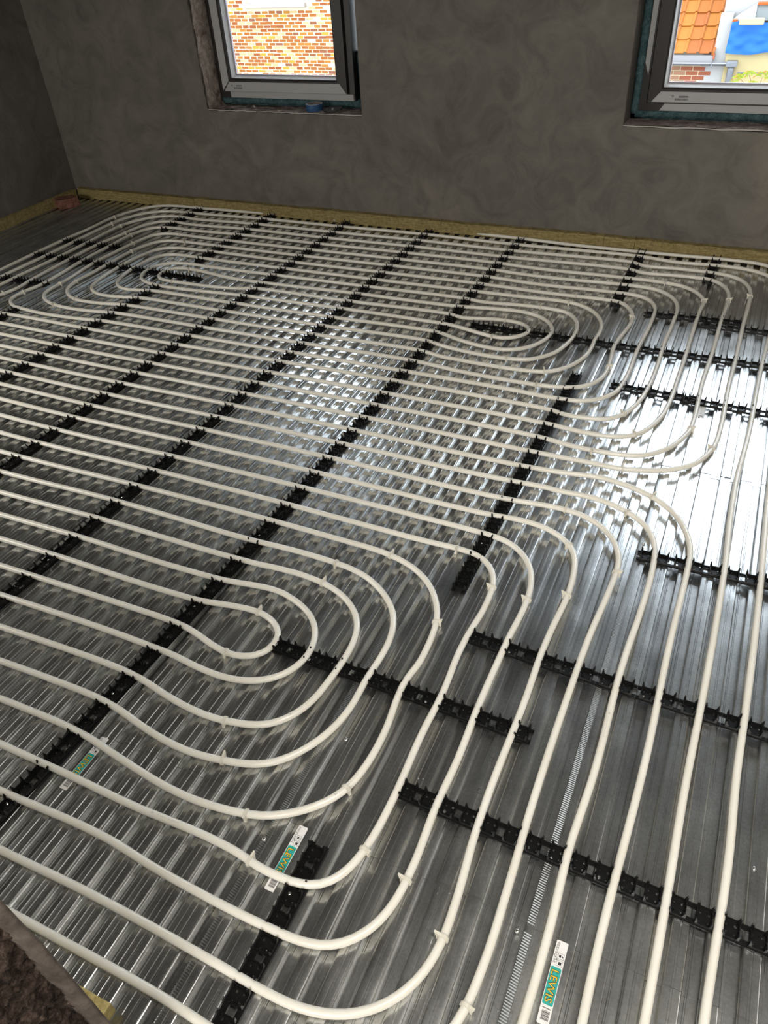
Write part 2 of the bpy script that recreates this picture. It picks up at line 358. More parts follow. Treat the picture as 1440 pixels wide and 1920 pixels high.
# ================================================================== clip rails
SL = {"R5":[151,116,126,-900,105,-1915,86,-2928,70,-3940,56,-4951,44,-5961,34,-6969,25,-7976,18,-8982,13,-9987,8,-10992,4,-11995,1,-12998,-2,-14000,-4,-15001,-7,-16001,-9,-17001,-12,-18001,-16,-19000,-21,-19999,-26,-20997,-33,-21995,-41,-22993,-51,-23991,-63,-24989,-76,-25986,-92,-26984,-111,-27982,-132,-28980,-156,-29978,-183,-30977,-213,-31976,-247,-32975,-285,-33975,-326,-34975,-372,-35976,-422,-36977,-477,-37980,-536,-38982,-600,-39986,-600,-40986],
"R4":[-5684,365,-5679,-709,-5674,-1774,-5671,-2832,-5668,-3881,-5665,-4924,-5664,-5960,-5663,-6989,-5663,-8013,-5664,-9032,-5665,-10045,-5668,-11054,-5671,-12059,-5675,-13061,-5680,-14059,-5686,-15055,-5693,-16049,-5702,-17040,-5711,-18031,-5721,-19020,-5732,-20009,-5745,-20999,-5758,-21988,-5773,-22979,-5789,-23971,-5806,-24964,-5824,-25960,-5844,-26959,-5865,-27961,-5888,-28966,-5911,-29975,-5936,-30989,-5963,-32008,-5991,-33032,-6020,-34062,-6020,-35062,-6020,-36062,-6020,-37062,-6020,-38062,-6020,-39062,-6020,-40062,-6020,-41062],
"R3":[-11463,290,-11441,-784,-11423,-1849,-11410,-2904,-11399,-3952,-11393,-4992,-11389,-6024,-11388,-7050,-11389,-8070,-11393,-9085,-11399,-10094,-11407,-11100,-11416,-12101,-11427,-13099,-11438,-14095,-11450,-15089,-11463,-16081,-11476,-17072,-11489,-18062,-11502,-19053,-11514,-20045,-11526,-21038,-11536,-22032,-11545,-23029,-11553,-24029,-11558,-25033,-11562,-26041,-11564,-27053,-11562,-28071,-11558,-29094,-11558,-30094,-11558,-31094,-11558,-32094,-11558,-33094,-11558,-34094,-11558,-35094,-11558,-36094,-11558,-37094,-11558,-38094,-11558,-39094,-11558,-40094,-11558,-41094],
"R2":[-17133,276,-17145,-764,-17152,-1803,-17156,-2840,-17156,-3875,-17153,-4908,-17148,-5939,-17142,-6968,-17134,-7994,-17125,-9017,-17116,-10038,-17107,-11056,-17100,-12070,-17093,-13081,-17088,-14089,-17086,-15093,-17087,-16093,-17091,-17090,-17099,-18082,-17111,-19070,-17128,-20054,-17151,-21034,-17180,-22008,-17215,-22978,-17258,-23943,-17258,-24943,-17258,-25943,-17258,-26943,-17258,-27943,-17258,-28943,-17258,-29943,-17258,-30943,-17258,-31943,-17258,-32943,-17258,-33943,-17258,-34943,-17258,-35943,-17258,-36943,-17258,-37943,-17258,-38943,-17258,-39943,-17258,-40943],
"R1":[-22940,263,-22928,-754,-22916,-1770,-22904,-2787,-22892,-3803,-22881,-4820,-22869,-5836,-22857,-6853,-22845,-7869,-22833,-8886,-22821,-9902,-22809,-10919,-22797,-11935,-22785,-12952,-22773,-13968,-22762,-14985,-22750,-16001,-22738,-17018,-22726,-18034,-22714,-19051,-22702,-20067,-22690,-21084,-22678,-22100,-22666,-23117,-22654,-24133,-22642,-25150,-22631,-26166,-22619,-27183,-22607,-28199,-22595,-29216,-22583,-30232,-22571,-31249,-22559,-32265,-22547,-33282,-22535,-34298,-22523,-35315,-22512,-36331,-22500,-37348,-22488,-38364,-22476,-39381,-22464,-40397,-22452,-41414],
"Q1":[7127,154,7117,-862,7108,-1879,7099,-2896,7090,-3913,7081,-4930,7072,-5946,7063,-6963,7053,-7980,7053,-8980,7053,-9980,7053,-10980,7053,-11980,7053,-12980,7053,-13980,7053,-14980,7053,-15980,7053,-16980,7053,-17980,7053,-18980,7053,-19980,7053,-20980,7053,-21980,7053,-22980,7053,-23980,7053,-24980,7053,-25980,7053,-26980,7053,-27980,7053,-28980,7053,-29980,7053,-30980,7053,-31980,7053,-32980,7053,-33980,7053,-34980,7053,-35980,7053,-36980,7053,-37980,7053,-38980,7053,-39980,7053,-40980],
"Q2":[11010,43,10970,-935,10931,-1914,10892,-2892,10853,-3870,10853,-4870,10853,-5870,10853,-6870,10853,-7870,10853,-8870,10853,-9870,10853,-10870,10853,-11870,10853,-12870,10853,-13870,10853,-14870,10853,-15870,10853,-16870,10853,-17870,10853,-18870,10853,-19870,10853,-20870,10853,-21870,10853,-22870,10853,-23870,10853,-24870,10853,-25870,10853,-26870,10853,-27870,10853,-28870,10853,-29870,10853,-30870,10853,-31870,10853,-32870,10853,-33870,10853,-34870,10853,-35870,10853,-36870,10853,-37870,10853,-38870,10853,-39870,10853,-40870],
"Q3":[6994,-96,6994,-1096,6994,-2096,6994,-3096,6994,-4096,6994,-5096,6994,-6096,6994,-7096,6994,-8096,6994,-9096,6994,-10096,6994,-11096,6994,-12096,6994,-13096,6994,-14096,6994,-15096,6977,-16092,6960,-17089,6943,-18085,6926,-19081,6909,-20078,6891,-21074,6874,-22071,6857,-23067,6840,-24064,6823,-25060,6805,-26056,6788,-27053,6771,-28049,6771,-29049,6771,-30049,6771,-31049,6771,-32049,6771,-33049,6771,-34049,6771,-35049,6771,-36049,6771,-37049,6771,-38049,6771,-39049,6771,-40049,6771,-41049]}
SL = {k: [(v[2*i]/1e4, v[2*i+1]/1e4) for i in range(len(v)//2)] for k, v in SL.items()}
BLF = {"B1": [0.09918, 0.77216, -0.00358, -3.52488], "B2": [0.09904, 0.37219, -0.00256, -3.25842], "B3": [0.10157, 0.76563, -0.0039, -3.02741], "B4": [0.09932, 1.18108, 0.00111, -2.52384], "B6": [0.09878, 0.40715, 2e-05, -1.16649], "B7": [0.09728, 0.90435, 0.00691, -0.79573], "B5": [0.09915, 0.89514, -0.00249, -1.52798], "L2": [0.09912, -2.81289, -0.00294, -1.03951], "L1": [0.09791, -2.81288, -0.00185, -0.78851]}
def plate_hole(V, F, u0, u1, v0, v1, r, z0, z1):
    b = len(V); cu, cv = (u0+u1)/2, (v0+v1)/2
    O = [(u1,cv),(u1,v1),(cu,v1),(u0,v1),(u0,cv),(u0,v0),(cu,v0),(u1,v0)]
    for z in (z1, z0):
        V += [(a, c, z) for a, c in O] + [(cu+r*math.cos(R(45*k)), cv+r*math.sin(R(45*k)), z) for k in range(8)]
    for k in range(8):
        k2 = (k+1) % 8
        F.append((b+k, b+k2, b+8+k2, b+8+k)); F.append((b+16+k2, b+16+k, b+24+k, b+24+k2))
        F.append((b+8+k, b+8+k2, b+24+k2, b+24+k)); F.append((b+k2, b+k, b+16+k, b+16+k2))
def module():
    V, F = [], []
    plate_hole(V, F, .0090, .0250, -.0165, .0, .0030, .0006, .0030); plate_hole(V, F, .0250, .0410, -.0165, .0, .0022, .0006, .0030)
    plate_hole(V, F, .0090, .0250, .0, .0165, .0022, .0006, .0030); plate_hole(V, F, .0250, .0410, .0, .0165, .0030, .0006, .0030)
    for s in (-1, 1):
        a, b = sorted((s*.0165, s*.0200)); box_vf(V, F, 0, .05, a, b, .0004, .0056)
        a, b = sorted((s*.0095, s*.0165)); box_vf(V, F, 0, .0105, a, b, .0004, .0030); box_vf(V, F, .0395, .05, a, b, .0004, .0030)
        a, b = sorted((s*.0200, s*.0222)); box_vf(V, F, .0, .05, a, b, .0004, .0022)
        a, b = sorted((s*.0175, s*.0195)); box_vf(V, F, .0104, .0396, a, b, .005, .0100)
    for u, loop, d in ((.0104, True, -1), (.0396, False, 1)):
        t = .0013
        box_vf(V, F, u-t, u+t, -.0190, -.0070, .003, .0115); box_vf(V, F, u-t, u+t, .0070, .0190, .003, .0115); box_vf(V, F, u-t, u+t, -.0070, .0070, .003, .0075)
        for s in (-1, 1):
            ea, eb = (.0005, .0036) if d < 0 else (.0036, .0005)
            lo = [(u-t-ea, s*.0125, .0100), (u+t+eb, s*.0125, .0100), (u+t+eb, s*.0200, .0100), (u-t-ea, s*.0200, .0100)]
            hi = [(u-t, s*.0162, .0235), (u+t, s*.0162, .0235), (u+t, s*.0200, .0250), (u-t, s*.0200, .0250)]
            if s < 0: lo = [lo[3], lo[2], lo[1], lo[0]]; hi = [hi[3], hi[2], hi[1], hi[0]]
            hexa(V, F, lo, hi)
            a, b = sorted((s*.0145, s*.0185)); c0, c1 = sorted((u, u-d*.0034)); box_vf(V, F, c0, c1, a, b, .0165, .0195)
        if loop:
            box_vf(V, F, u-.001, u+.001, -.0066, -.0042, .0070, .0160); box_vf(V, F, u-.001, u+.001, .0042, .0066, .0070, .0160); box_vf(V, F, u-.001, u+.001, -.0066, .0066, .0145, .0165)
        else:
            box_vf(V, F, u-.001, u+.001, -.0056, -.0022, .0070, .0125); box_vf(V, F, u-.001, u+.001, .0022, .0056, .0070, .0125)
    return V, F
MODV, MODF = module()
def rail(name, label, mods, loc, group=None, screws=(), ends=True):
    """mods: list of (x, y, angle) of slot centres; every module reaches 5 cm ahead"""
    V, F = [], []
    for x, y, a in mods:
        b = len(V); c, s = math.cos(a), math.sin(a)
        V += [(x + c*u - s*v - loc[0], y + s*u + c*v - loc[1], z) for u, v, z in MODV]
        F += [tuple(i+b for i in f) for f in MODF]
    me = mesh(name, V, F)
    o = link(name, me, M_BLK); o.location = (loc[0], loc[1], 0); tag(o, label, 'clip rail', group)
    for k in range(2 if len(mods) > 3 else 0, len(mods), 7):
        x, y, a = mods[k]; c, s = math.cos(a), math.sin(a); u, v = .018, -.008
        sv, sf = [], []
        n = 10; r_ = [(.0042, .0030), (.0042, .0042), (.0030, .0052), (.0012, .0052), (.0008, .0036)]
        for rr, zz in r_: sv += [(x + c*u - s*v - loc[0] + rr*math.cos(2*math.pi*i/n), y + s*u + c*v - loc[1] + rr*math.sin(2*math.pi*i/n), zz) for i in range(n)]
        for j in range(len(r_)-1): sf += [(j*n+i, j*n+(i+1) % n, (j+1)*n+(i+1) % n, (j+1)*n+i) for i in range(n)]
        sf.append(tuple((len(r_)-1)*n+i for i in range(n)))
        link('screw', mesh('screw', sv, sf), M_SCREW, o)
    return o
def rail_slots(key, k0, k1):                             # slots every half pipe spacing
    S = SL[key]; out = []; k = k0
    def pos(k):
        i = max(0, min(len(S)-2, int(math.floor(k)))); t = k - i
        return (S[i][0]+(S[i+1][0]-S[i][0])*t, S[i][1]+(S[i+1][1]-S[i][1])*t)
    while k < k1 - 1e-6:
        p, q = pos(k), pos(k+.5); out.append((p[0], p[1], math.atan2(q[1]-p[1], q[0]-p[0]))); k += .5
    return out
def rail_x(key, j0, j1, dx=0, dy=0):
    a, b, c, d = BLF[key]; out = []; j = j0; an = math.atan2(c, a)
    while j < j1 - 1e-6: out.append((b + a*j + dx, d + c*j + dy, an)); j += .5
    return out
G = 'clip rails'
rail('clip_rail', 'longest black clip rail, from the window wall to the lower left edge, nearest the viewer', rail_slots('R5', -.5, 41), (0, 0))
rail('clip_rail', 'long black clip rail, fourth from the left along the window wall', rail_slots('R4', -.5, 41), (-.57, 0))
rail('clip_rail', 'long black clip rail, third from the left along the window wall', rail_slots('R3', -.5, 41), (-1.14, 0))
rail('clip_rail', 'black clip rail, second from the left at the window wall, stopping at a spiral centre', rail_slots('R2', -.5, 8.5), (-1.71, 0))
rail('clip_rail', 'black clip rail running left from the far left spiral centre towards the left edge', rail_slots('R2', 12, 41), (-1.71, -1.2))
rail('clip_rail', 'shortest black clip rail of four clips, leftmost at the window wall', rail_slots('R1', -.5, 4.5), (-2.27, 0))
rail('clip_rail', 'end of black clip rail at the left edge below the outer left bends', rail_slots('R1', 17, 41), (-2.27, -1.7))
rail('clip_rail', 'black clip rail at the window wall behind the far right spiral, second from the right', rail_slots('Q1', -.5, 7.5), (.70, 0))
rail('clip_rail', 'black clip rail of four clips at the window wall, nearest the right edge', rail_slots('Q2', -.5, 3.5), (1.07, 0))
rail('clip_rail', 'black clip rail in the picture centre, between the far right and near spirals', rail_slots('Q3', 14.7, 28.7), (.69, -1.5))
rail('clip_rail', 'black clip rail under two outer near bends at the bottom, right of a teal label', [(.6655, -3.714 - .05*i, -math.pi/2) for i in range(0, 9)], (.666, -3.7))
rail('clip_rail', 'black clip rail across the upright pipes, lowest one, bottom right', rail_x('B1', 0, 12), (.77, -3.52))
rail('clip_rail', 'black clip rail running right from the centre of the near spiral', rail_x('B2', -1, 6.5), (.37, -3.26))
rail('clip_rail', 'black clip rail across the upright pipes, second up from the bottom right', rail_x('B3', -.0, 12), (.77, -3.03))
rail('clip_rail', 'short black clip rail at the right edge, third up across the upright pipes', rail_x('B4', -.5, 8), (1.18, -2.52))
rail('clip_rail', 'black clip rail across right bends, just below the one from the far right spiral', rail_x('B5', -.5, 2.6), (.90, -1.53))
rail('clip_rail', 'black clip rail joined to another end, reaching the right edge below the grey label', rail_x('B5', 2.55, 10, -.02, -.012), (1.12, -1.53))
rail('clip_rail', 'black clip rail starting in the far right spiral centre and crossing its bends', rail_x('B6', -3, 14), (.1, -1.17))
rail('clip_rail', 'far black clip rail across the right bends, nearest the window wall', rail_x('B7', -.5, 3.9), (.88, -.80))
rail('clip_rail', 'black clip rail lapped against the near side of the farthest cross rail at right', [(1.12 + .05*i, -.842 + .0008*i, .01) for i in range(0, 14)], (1.12, -.84))
rail('clip_rail', 'black clip rail across the left bends, second from the far left corner, longest there', rail_x('L2', 0, 13), (-2.8, -1.04))
rail('clip_rail', 'short black clip rail across the left bends, nearest the far left corner', rail_x('L1', 0, 4.7), (-2.8, -.79))
rail('clip_rail', 'black clip rail across the left bends, third, cut by the left picture edge', [(-2.815 + .05*i, -1.405, -.02) for i in range(0, 9)], (-2.8, -1.4))

# ================================================================== pipes
UP = [14758,-49000,14630,-43721,14605,-39641,14623,-37361,14734,-34003,14712,-32083,14752,-30283,14792,-25603,14757,-22003,14752,-18883,14806,-7602,14754,-2803,14722,-2445,14660,-2092,14597,-1862,14510,-1640,14336,-1328,14125,-1037,13814,-674,13638,-516,13440,-391,13108,-265,12758,-187,12402,-137,11684,-103,9045,-172,7485,-185,3525,-106,2566,-66,292,106,-2464,256,-4742,344,-6542,370,-11342,291,-17102,276,-23339,83,-24779,76,-25374,13,-25957,-122,-26180,-206,-26392,-314,-26588,-448,-26768,-604,-26931,-778,-27149,-1062,-27332,-1370,-27432,-1587,-27843,-2840,-27923,-3190,-27976,-3666,-27980,-5585,-28109,-7501,-28137,-8340,-28150,-17341,-28176,-18900,-28170,-19260,-28139,-19618,-28098,-19853,-28033,-20081,-27934,-20294,-27799,-20487,-27632,-20653,-27439,-20787,-27225,-20885,-26996,-20950,-26642,-21003,-26283,-21023,-24484,-21001,-12483,-21040,-1562,-20992,1558,-21010,7798,-21086,8998,-21071,9716,-21087,10073,-21063,10424,-20991,11000,-20823,11333,-20692,11747,-20455,12116,-20152,12344,-19880,12505,-19565,12768,-18770,12842,-18420,12872,-18063,12912,-16864,12889,-14464,12948,-10864,12964,-7864,13023,-5705,13010,-4386,12968,-4029,12892,-3678,12779,-3339,12622,-3018,12488,-2821,12328,-2648,12143,-2502,11829,-2334,11605,-2255,11254,-2186,9938,-2109,9098,-2104,8022,-2192,7669,-2189,7451,-2136,7061,-1916,6849,-1833,6499,-1776,5900,-1748,4701,-1762,1583,-1888,383,-1914,-1177,-1892,-4655,-1789,-6095,-1774,-11375,-1848,-15575,-1798,-17015,-1802,-18214,-1844,-20730,-1998,-21689,-2035,-22169,-2026,-23120,-1916,-23478,-1913,-24071,-1988,-24528,-2123,-24843,-2290,-25032,-2433,-25206,-2596,-25512,-2964,-25820,-3476,-26054,-4027,-26122,-4256,-26194,-4608,-26238,-5085,-26247,-5564,-26176,-7723,-26149,-10003,-26166,-17323,-26109,-17798,-26050,-18028,-25960,-18245,-25833,-18443,-25673,-18616,-25486,-18758,-25276,-18864,-25051,-18936,-24817,-18982,-24220,-19024,-22421,-19002,-18101,-19062,-15941,-19073,-1900,-19000,3261,-19012,6380,-19057,6860,-19082,7814,-19175,8892,-19206,9246,-19167,9473,-19101,9690,-19005,9895,-18884,10081,-18737,10308,-18468,10421,-18260,10513,-18040,10693,-17468,10813,-16881,10876,-16285,10936,-13766,10978,-7166,11016,-5976,10977,-5746,10899,-5523,10795,-5309,10600,-5009,10363,-4741,10183,-4585,9987,-4450,9776,-4342,9553,-4263,9203,-4191,8609,-4108,8131,-4072,7171,-4083,5732,-4063,3333,-4133,2733,-4134,2134,-4105,220,-3949,-1939,-3892,-6140,-3883,-11419,-3951,-16699,-3873,-17899,-3896,-20416,-4013,-20896,-4011,-21854,-3961,-22214,-3963,-22692,-3999,-23043,-4065,-23377,-4188,-23671,-4382,-23828,-4553,-23991,-4864,-24127,-5322,-24228,-5790,-24266,-6146,-24273,-6506,-24215,-7944,-24171,-10344,-24107,-11181,-23878,-13209,-23834,-13927,-23856,-14405,-24064,-15462,-24092,-15936,-24026,-16281,-23982,-16388,-23858,-16586,-23605,-16829,-23405,-16956,-23189,-17055,-22962,-17125,-22609,-17184,-21058,-17343,-20459,-17370,-19860,-17357,-19021,-17309,-17945,-17216,-16995,-17090,-16036,-17055,-11356,-17071,-195,-17001,4605,-17036,7122,-17096,7474,-17060,7700,-16991,8018,-16832,8297,-16612,8531,-16343,8716,-16039,8839,-15705,8893,-15353,8957,-11635,9051,-9116,9046,-8276,9013,-7678,8952,-7325,8883,-7097,8789,-6880,8665,-6678,8512,-6499,8331,-6348,8019,-6186,7791,-6124,7555,-6092,6717,-6061,5757,-6076,3719,-6169,3119,-6173,2520,-6143,367,-5976,-1313,-5935,-6233,-5964,-11633,-6025,-16194,-6020,-20033,-5992,-20512,-6017,-20866,-6070,-21092,-6137,-21302,-6242,-21489,-6384,-21648,-6557,-21777,-6755,-21911,-7083,-22146,-8135,-22187,-8492,-22203,-8852,-22185,-10411,-22129,-11970,-22165,-13167,-22144,-13405,-22074,-13756,-21954,-14092,-21777,-14401,-21544,-14671,-21269,-14899,-20857,-15140,-20525,-15273,-20178,-15357,-19702,-15387,-19222,-15367,-18625,-15314,-17200,-15109,-16362,-15063,-15162,-15055,-11562,-15088,-6522,-15061,-4962,-15043,-1363,-14954,-643,-14962,-164,-14992,190,-15048,888,-15213,1244,-15256,1723,-15282,4243,-15328,4722,-15305,5317,-15238,5549,-15186,5768,-15101,5971,-14980,6153,-14829,6317,-14656,6526,-14366,6641,-14157,6782,-13827,6951,-13253,7022,-12780,7037,-12421,7016,-11583,7049,-10625,7008,-10148,6893,-9685,6807,-9462,6647,-9141,6375,-8749,6035,-8414,5640,-8148,5313,-8005,5084,-7941,4849,-7901,4371,-7880,2932,-7931,292,-7973,-10868,-8068,-17109,-8050,-18667,-8008,-19023,-8036,-19364,-8131,-19572,-8238,-19746,-8387,-19816,-8477,-19922,-8683,-20014,-9026,-20149,-9855,-20189,-10332,-20178,-10811,-20089,-11403,-19947,-11986,-19836,-12326,-19674,-12642,-19445,-12912,-19160,-13121,-18946,-13222,-18602,-13306,-18365,-13321,-18128,-13307,-17892,-13271,-17075,-13090,-16717,-13054,-16238,-13035,-15038,-13035,-11918,-13097,-9638,-13092,-5438,-13057,-1959,-12951,-759,-12944,-281,-12973,70,-13038,1195,-13443,2007,-13656,2598,-13752,2957,-13776,3195,-13772,3546,-13714,3769,-13635,4078,-13460,4349,-13228,4501,-13047,4687,-12742,4830,-12413,4936,-12071,4979,-11837,4996,-11599,4984,-11362,4940,-11129,4814,-10798,4693,-10593,4549,-10404,4385,-10231,4203,-10077,3900,-9891,3680,-9800,3451,-9732,2980,-9653,2622,-9640,2144,-9674,835,-9841,7,-9978,-471,-10015,-1551,-10037,-5871,-10050,-10548,-10227,-12107,-10262,-12947,-10253,-13546,-10212,-14021,-10147,-15912,-9820,-16389,-9763,-16867,-9744,-17104,-9762,-17334,-9811,-17550,-9901,-17650,-9961,-17820,-10114,-17887,-10206,-17977,-10415,-18012,-10643,-17993,-10874,-17919,-11090,-17860,-11187,-17703,-11353,-17609,-11419,-17398,-11518,-17170,-11575,-16933,-11606,-16215,-11616,-12859,-11465,-12387,-11385,-11816,-11207,-11468,-11121,-11112,-11071,-10514,-11031,-9314,-11015,-5594,-11052,-1996,-10933,-916,-10922,-557,-10935,-201,-10974,360,-11135,587,-11164,937,-11123,1870,-10907,2227,-10859,2585,-10838,2943,-10856,3177,-10897,3402,-10969,3610,-11077,3788,-11223,3915,-11406,3951,-11509,3962,-11728,3938,-11837,3845,-12049,3711,-12241,3544,-12406,3349,-12534,3242,-12581,3017,-12644,2782,-12664,2427,-12632,2075,-12560,919,-12240,451,-12134,-144,-12063,-863,-12036,-10223,-12075,-12023,-12127,-15735,-12360,-16575,-12352,-17291,-12286,-17764,-12210,-18107,-12111,-18320,-12009,-18606,-11800,-18841,-11534,-18961,-11330,-19082,-10997,-19134,-10645,-19114,-10292,-19052,-10065,-18950,-9853,-18735,-9573,-18556,-9420,-18245,-9253,-17903,-9152,-17549,-9107,-15630,-9115,-9150,-9065,-5310,-9027,-1110,-8950,-151,-8976,677,-9099,1034,-9118,1392,-9093,2464,-8969,3302,-8909,3782,-8907,4618,-8970,4961,-9043,5167,-9147,5428,-9382,5574,-9569,5700,-9772,5850,-10096,5949,-10440,6026,-11033,6034,-11512,5983,-11988,5815,-12810,5709,-13152,5549,-13470,5258,-13848,4915,-14178,4613,-14354,4271,-14436,3318,-14528,2840,-14523,700,-14245,470,-14189,22,-14036,-209,-13983,-565,-13946,-1165,-13932,-2244,-13951,-5123,-14049,-7403,-14073,-11723,-14094,-15083,-14045,-16283,-14046,-17000,-14091,-17819,-14262,-18413,-14347,-18891,-14383,-19369,-14369,-19718,-14298,-19941,-14216,-20153,-14108,-20351,-13977,-20525,-13819,-20729,-13531,-20863,-13202,-20971,-12736,-21161,-11068,-21184,-10349,-21133,-9511,-21010,-8559,-20884,-7975,-20736,-7656,-20590,-7476,-20308,-7265,-19982,-7122,-19635,-7039,-19278,-6998,-18320,-6949,-17480,-6937,-11361,-7050,-2960,-6964,-680,-6960,759,-6990,3637,-7118,4237,-7124,6516,-7074,6873,-7091,7103,-7136,7314,-7228,7499,-7368,7658,-7542,7794,-7737,7910,-7946,8049,-8276,8146,-8620,8182,-8856,8196,-9214,8178,-9573,8053,-10646,7944,-11838,7954,-12195,8038,-13030,8097,-13988,8092,-14467,8044,-14822,7983,-15052,7896,-15273,7715,-15579,7472,-15836,7175,-16026,6840,-16147,6254,-16268,5777,-16317,5057,-16336,3857,-16327,2778,-16289,1941,-16222,393,-16033,-206,-15994,-926,-15978,-2246,-15985,-5366,-16045,-9326,-16071,-11846,-16080,-14966,-16051,-16166,-16057,-17125,-16101,-18668,-16320,-19626,-16375,-20225,-16359,-20702,-16308,-21054,-16239,-21514,-16102,-21844,-15964,-22053,-15849,-22248,-15713,-22422,-15552,-22569,-15368,-22685,-15162,-22768,-14941,-22817,-14710,-22836,-14472,-22843,-13634,-22880,-13035,-23115,-11251,-23172,-10413,-23142,-9334,-22927,-6343,-22868,-5989,-22762,-5650,-22646,-5449,-22487,-5281,-22293,-5151,-21964,-5020,-21731,-4970,-21374,-4936,-20895,-4933,-20057,-4981,-19337,-4999,-16337,-5011,-10937,-4988,-6017,-4926,-1816,-4916,223,-4960,2257,-5113,2976,-5146,3696,-5138,7653,-4990,8131,-5020,8366,-5060,8595,-5124,8810,-5220,9100,-5423,9357,-5672,9578,-5953,9698,-6159,9835,-6489,9901,-6719,9964,-7071,9990,-7549,9989,-8749,9935,-11149,9977,-12588,9878,-15705,9794,-16298,9643,-16878,9471,-17324,9355,-17532,9214,-17721,8950,-17954,8633,-18103,8285,-18172,7570,-18227,7335,-18213,6767,-18071,6413,-18021,5095,-17974,-16627,-18085,-21426,-18003,-23346,-18021,-23823,-17981,-24057,-17935,-24282,-17862,-24587,-17687,-24761,-17529,-24905,-17343,-25056,-17024,-25121,-16678,-25099,-16325,-24883,-15394,-24864,-15038,-24993,-13968,-25061,-12890,-25199,-9293,-25205,-8333,-25143,-7496,-24904,-5955,-24818,-4880,-24723,-4411,-24567,-3959,-24399,-3644,-24183,-3361,-23911,-3139,-23699,-3039,-23471,-2979,-23116,-2938,-22637,-2937,-21682,-3028,-21203,-3043,-20363,-3016,-17968,-2869,-16768,-2836,-11369,-2904,-6929,-2839,-5369,-2833,271,-2928,1471,-2909,4589,-2810,5669,-2797,6389,-2815,6863,-2867,7091,-2928,7523,-3102,7750,-3149,8104,-3147,9060,-3070,10499,-3044,10851,-3075,11071,-3150,11270,-3271,11446,-3428,11599,-3610,11785,-3914,11881,-4132,11986,-4475,12050,-4828,12082,-5185,12085,-5545,12007,-8063,11974,-11303,11891,-13822,11921,-17181,11897,-17659,11857,-17894,11765,-18242,11649,-18582,11509,-18913,11270,-19326,10961,-19689,10783,-19847,10588,-19982,10264,-20126,9798,-20221,9200,-20271,8721,-20283,8241,-20266,7055,-20098,6577,-20058,4777,-20008,-2543,-19997,-15384,-20056,-23424,-20002,-25104,-20025,-25464,-20016,-25821,-19981,-26055,-19935,-26280,-19863,-26489,-19756,-26676,-19613,-26835,-19440,-26961,-19242,-27051,-19024,-27110,-18794,-27166,-18319,-27138,-10639,-27175,-5479,-27157,-4760,-27113,-4161,-27002,-3451,-26824,-2880,-26566,-2341,-26365,-2045,-26208,-1866,-25844,-1557,-25539,-1368,-25325,-1263,-25102,-1177,-24756,-1085,-24163,-1005,-22604,-974,-18167,-790,-16367,-756,-11447,-784,-7367,-715,-5807,-709,-4248,-743,-890,-877,550,-903,4749,-822,6069,-818,6789,-842,7266,-884,7740,-960,8678,-1162,9154,-1210,9633,-1200,10948,-1091,11427,-1080,11906,-1101,12380,-1171,12725,-1265,13057,-1401,13367,-1578,13641,-1806,13865,-2082,14042,-2393,14178,-2725,14274,-3070,14349,-3543,14398,-4141,14414,-4741,14374,-5940,14176,-8090,14004,-11086,13951,-12765,13871,-17564,13730,-20321,13725,-22481,13791,-24880,13798,-25840,13754,-30280,13696,-32679,13689,-35440,13612,-41319,13600,-49000]
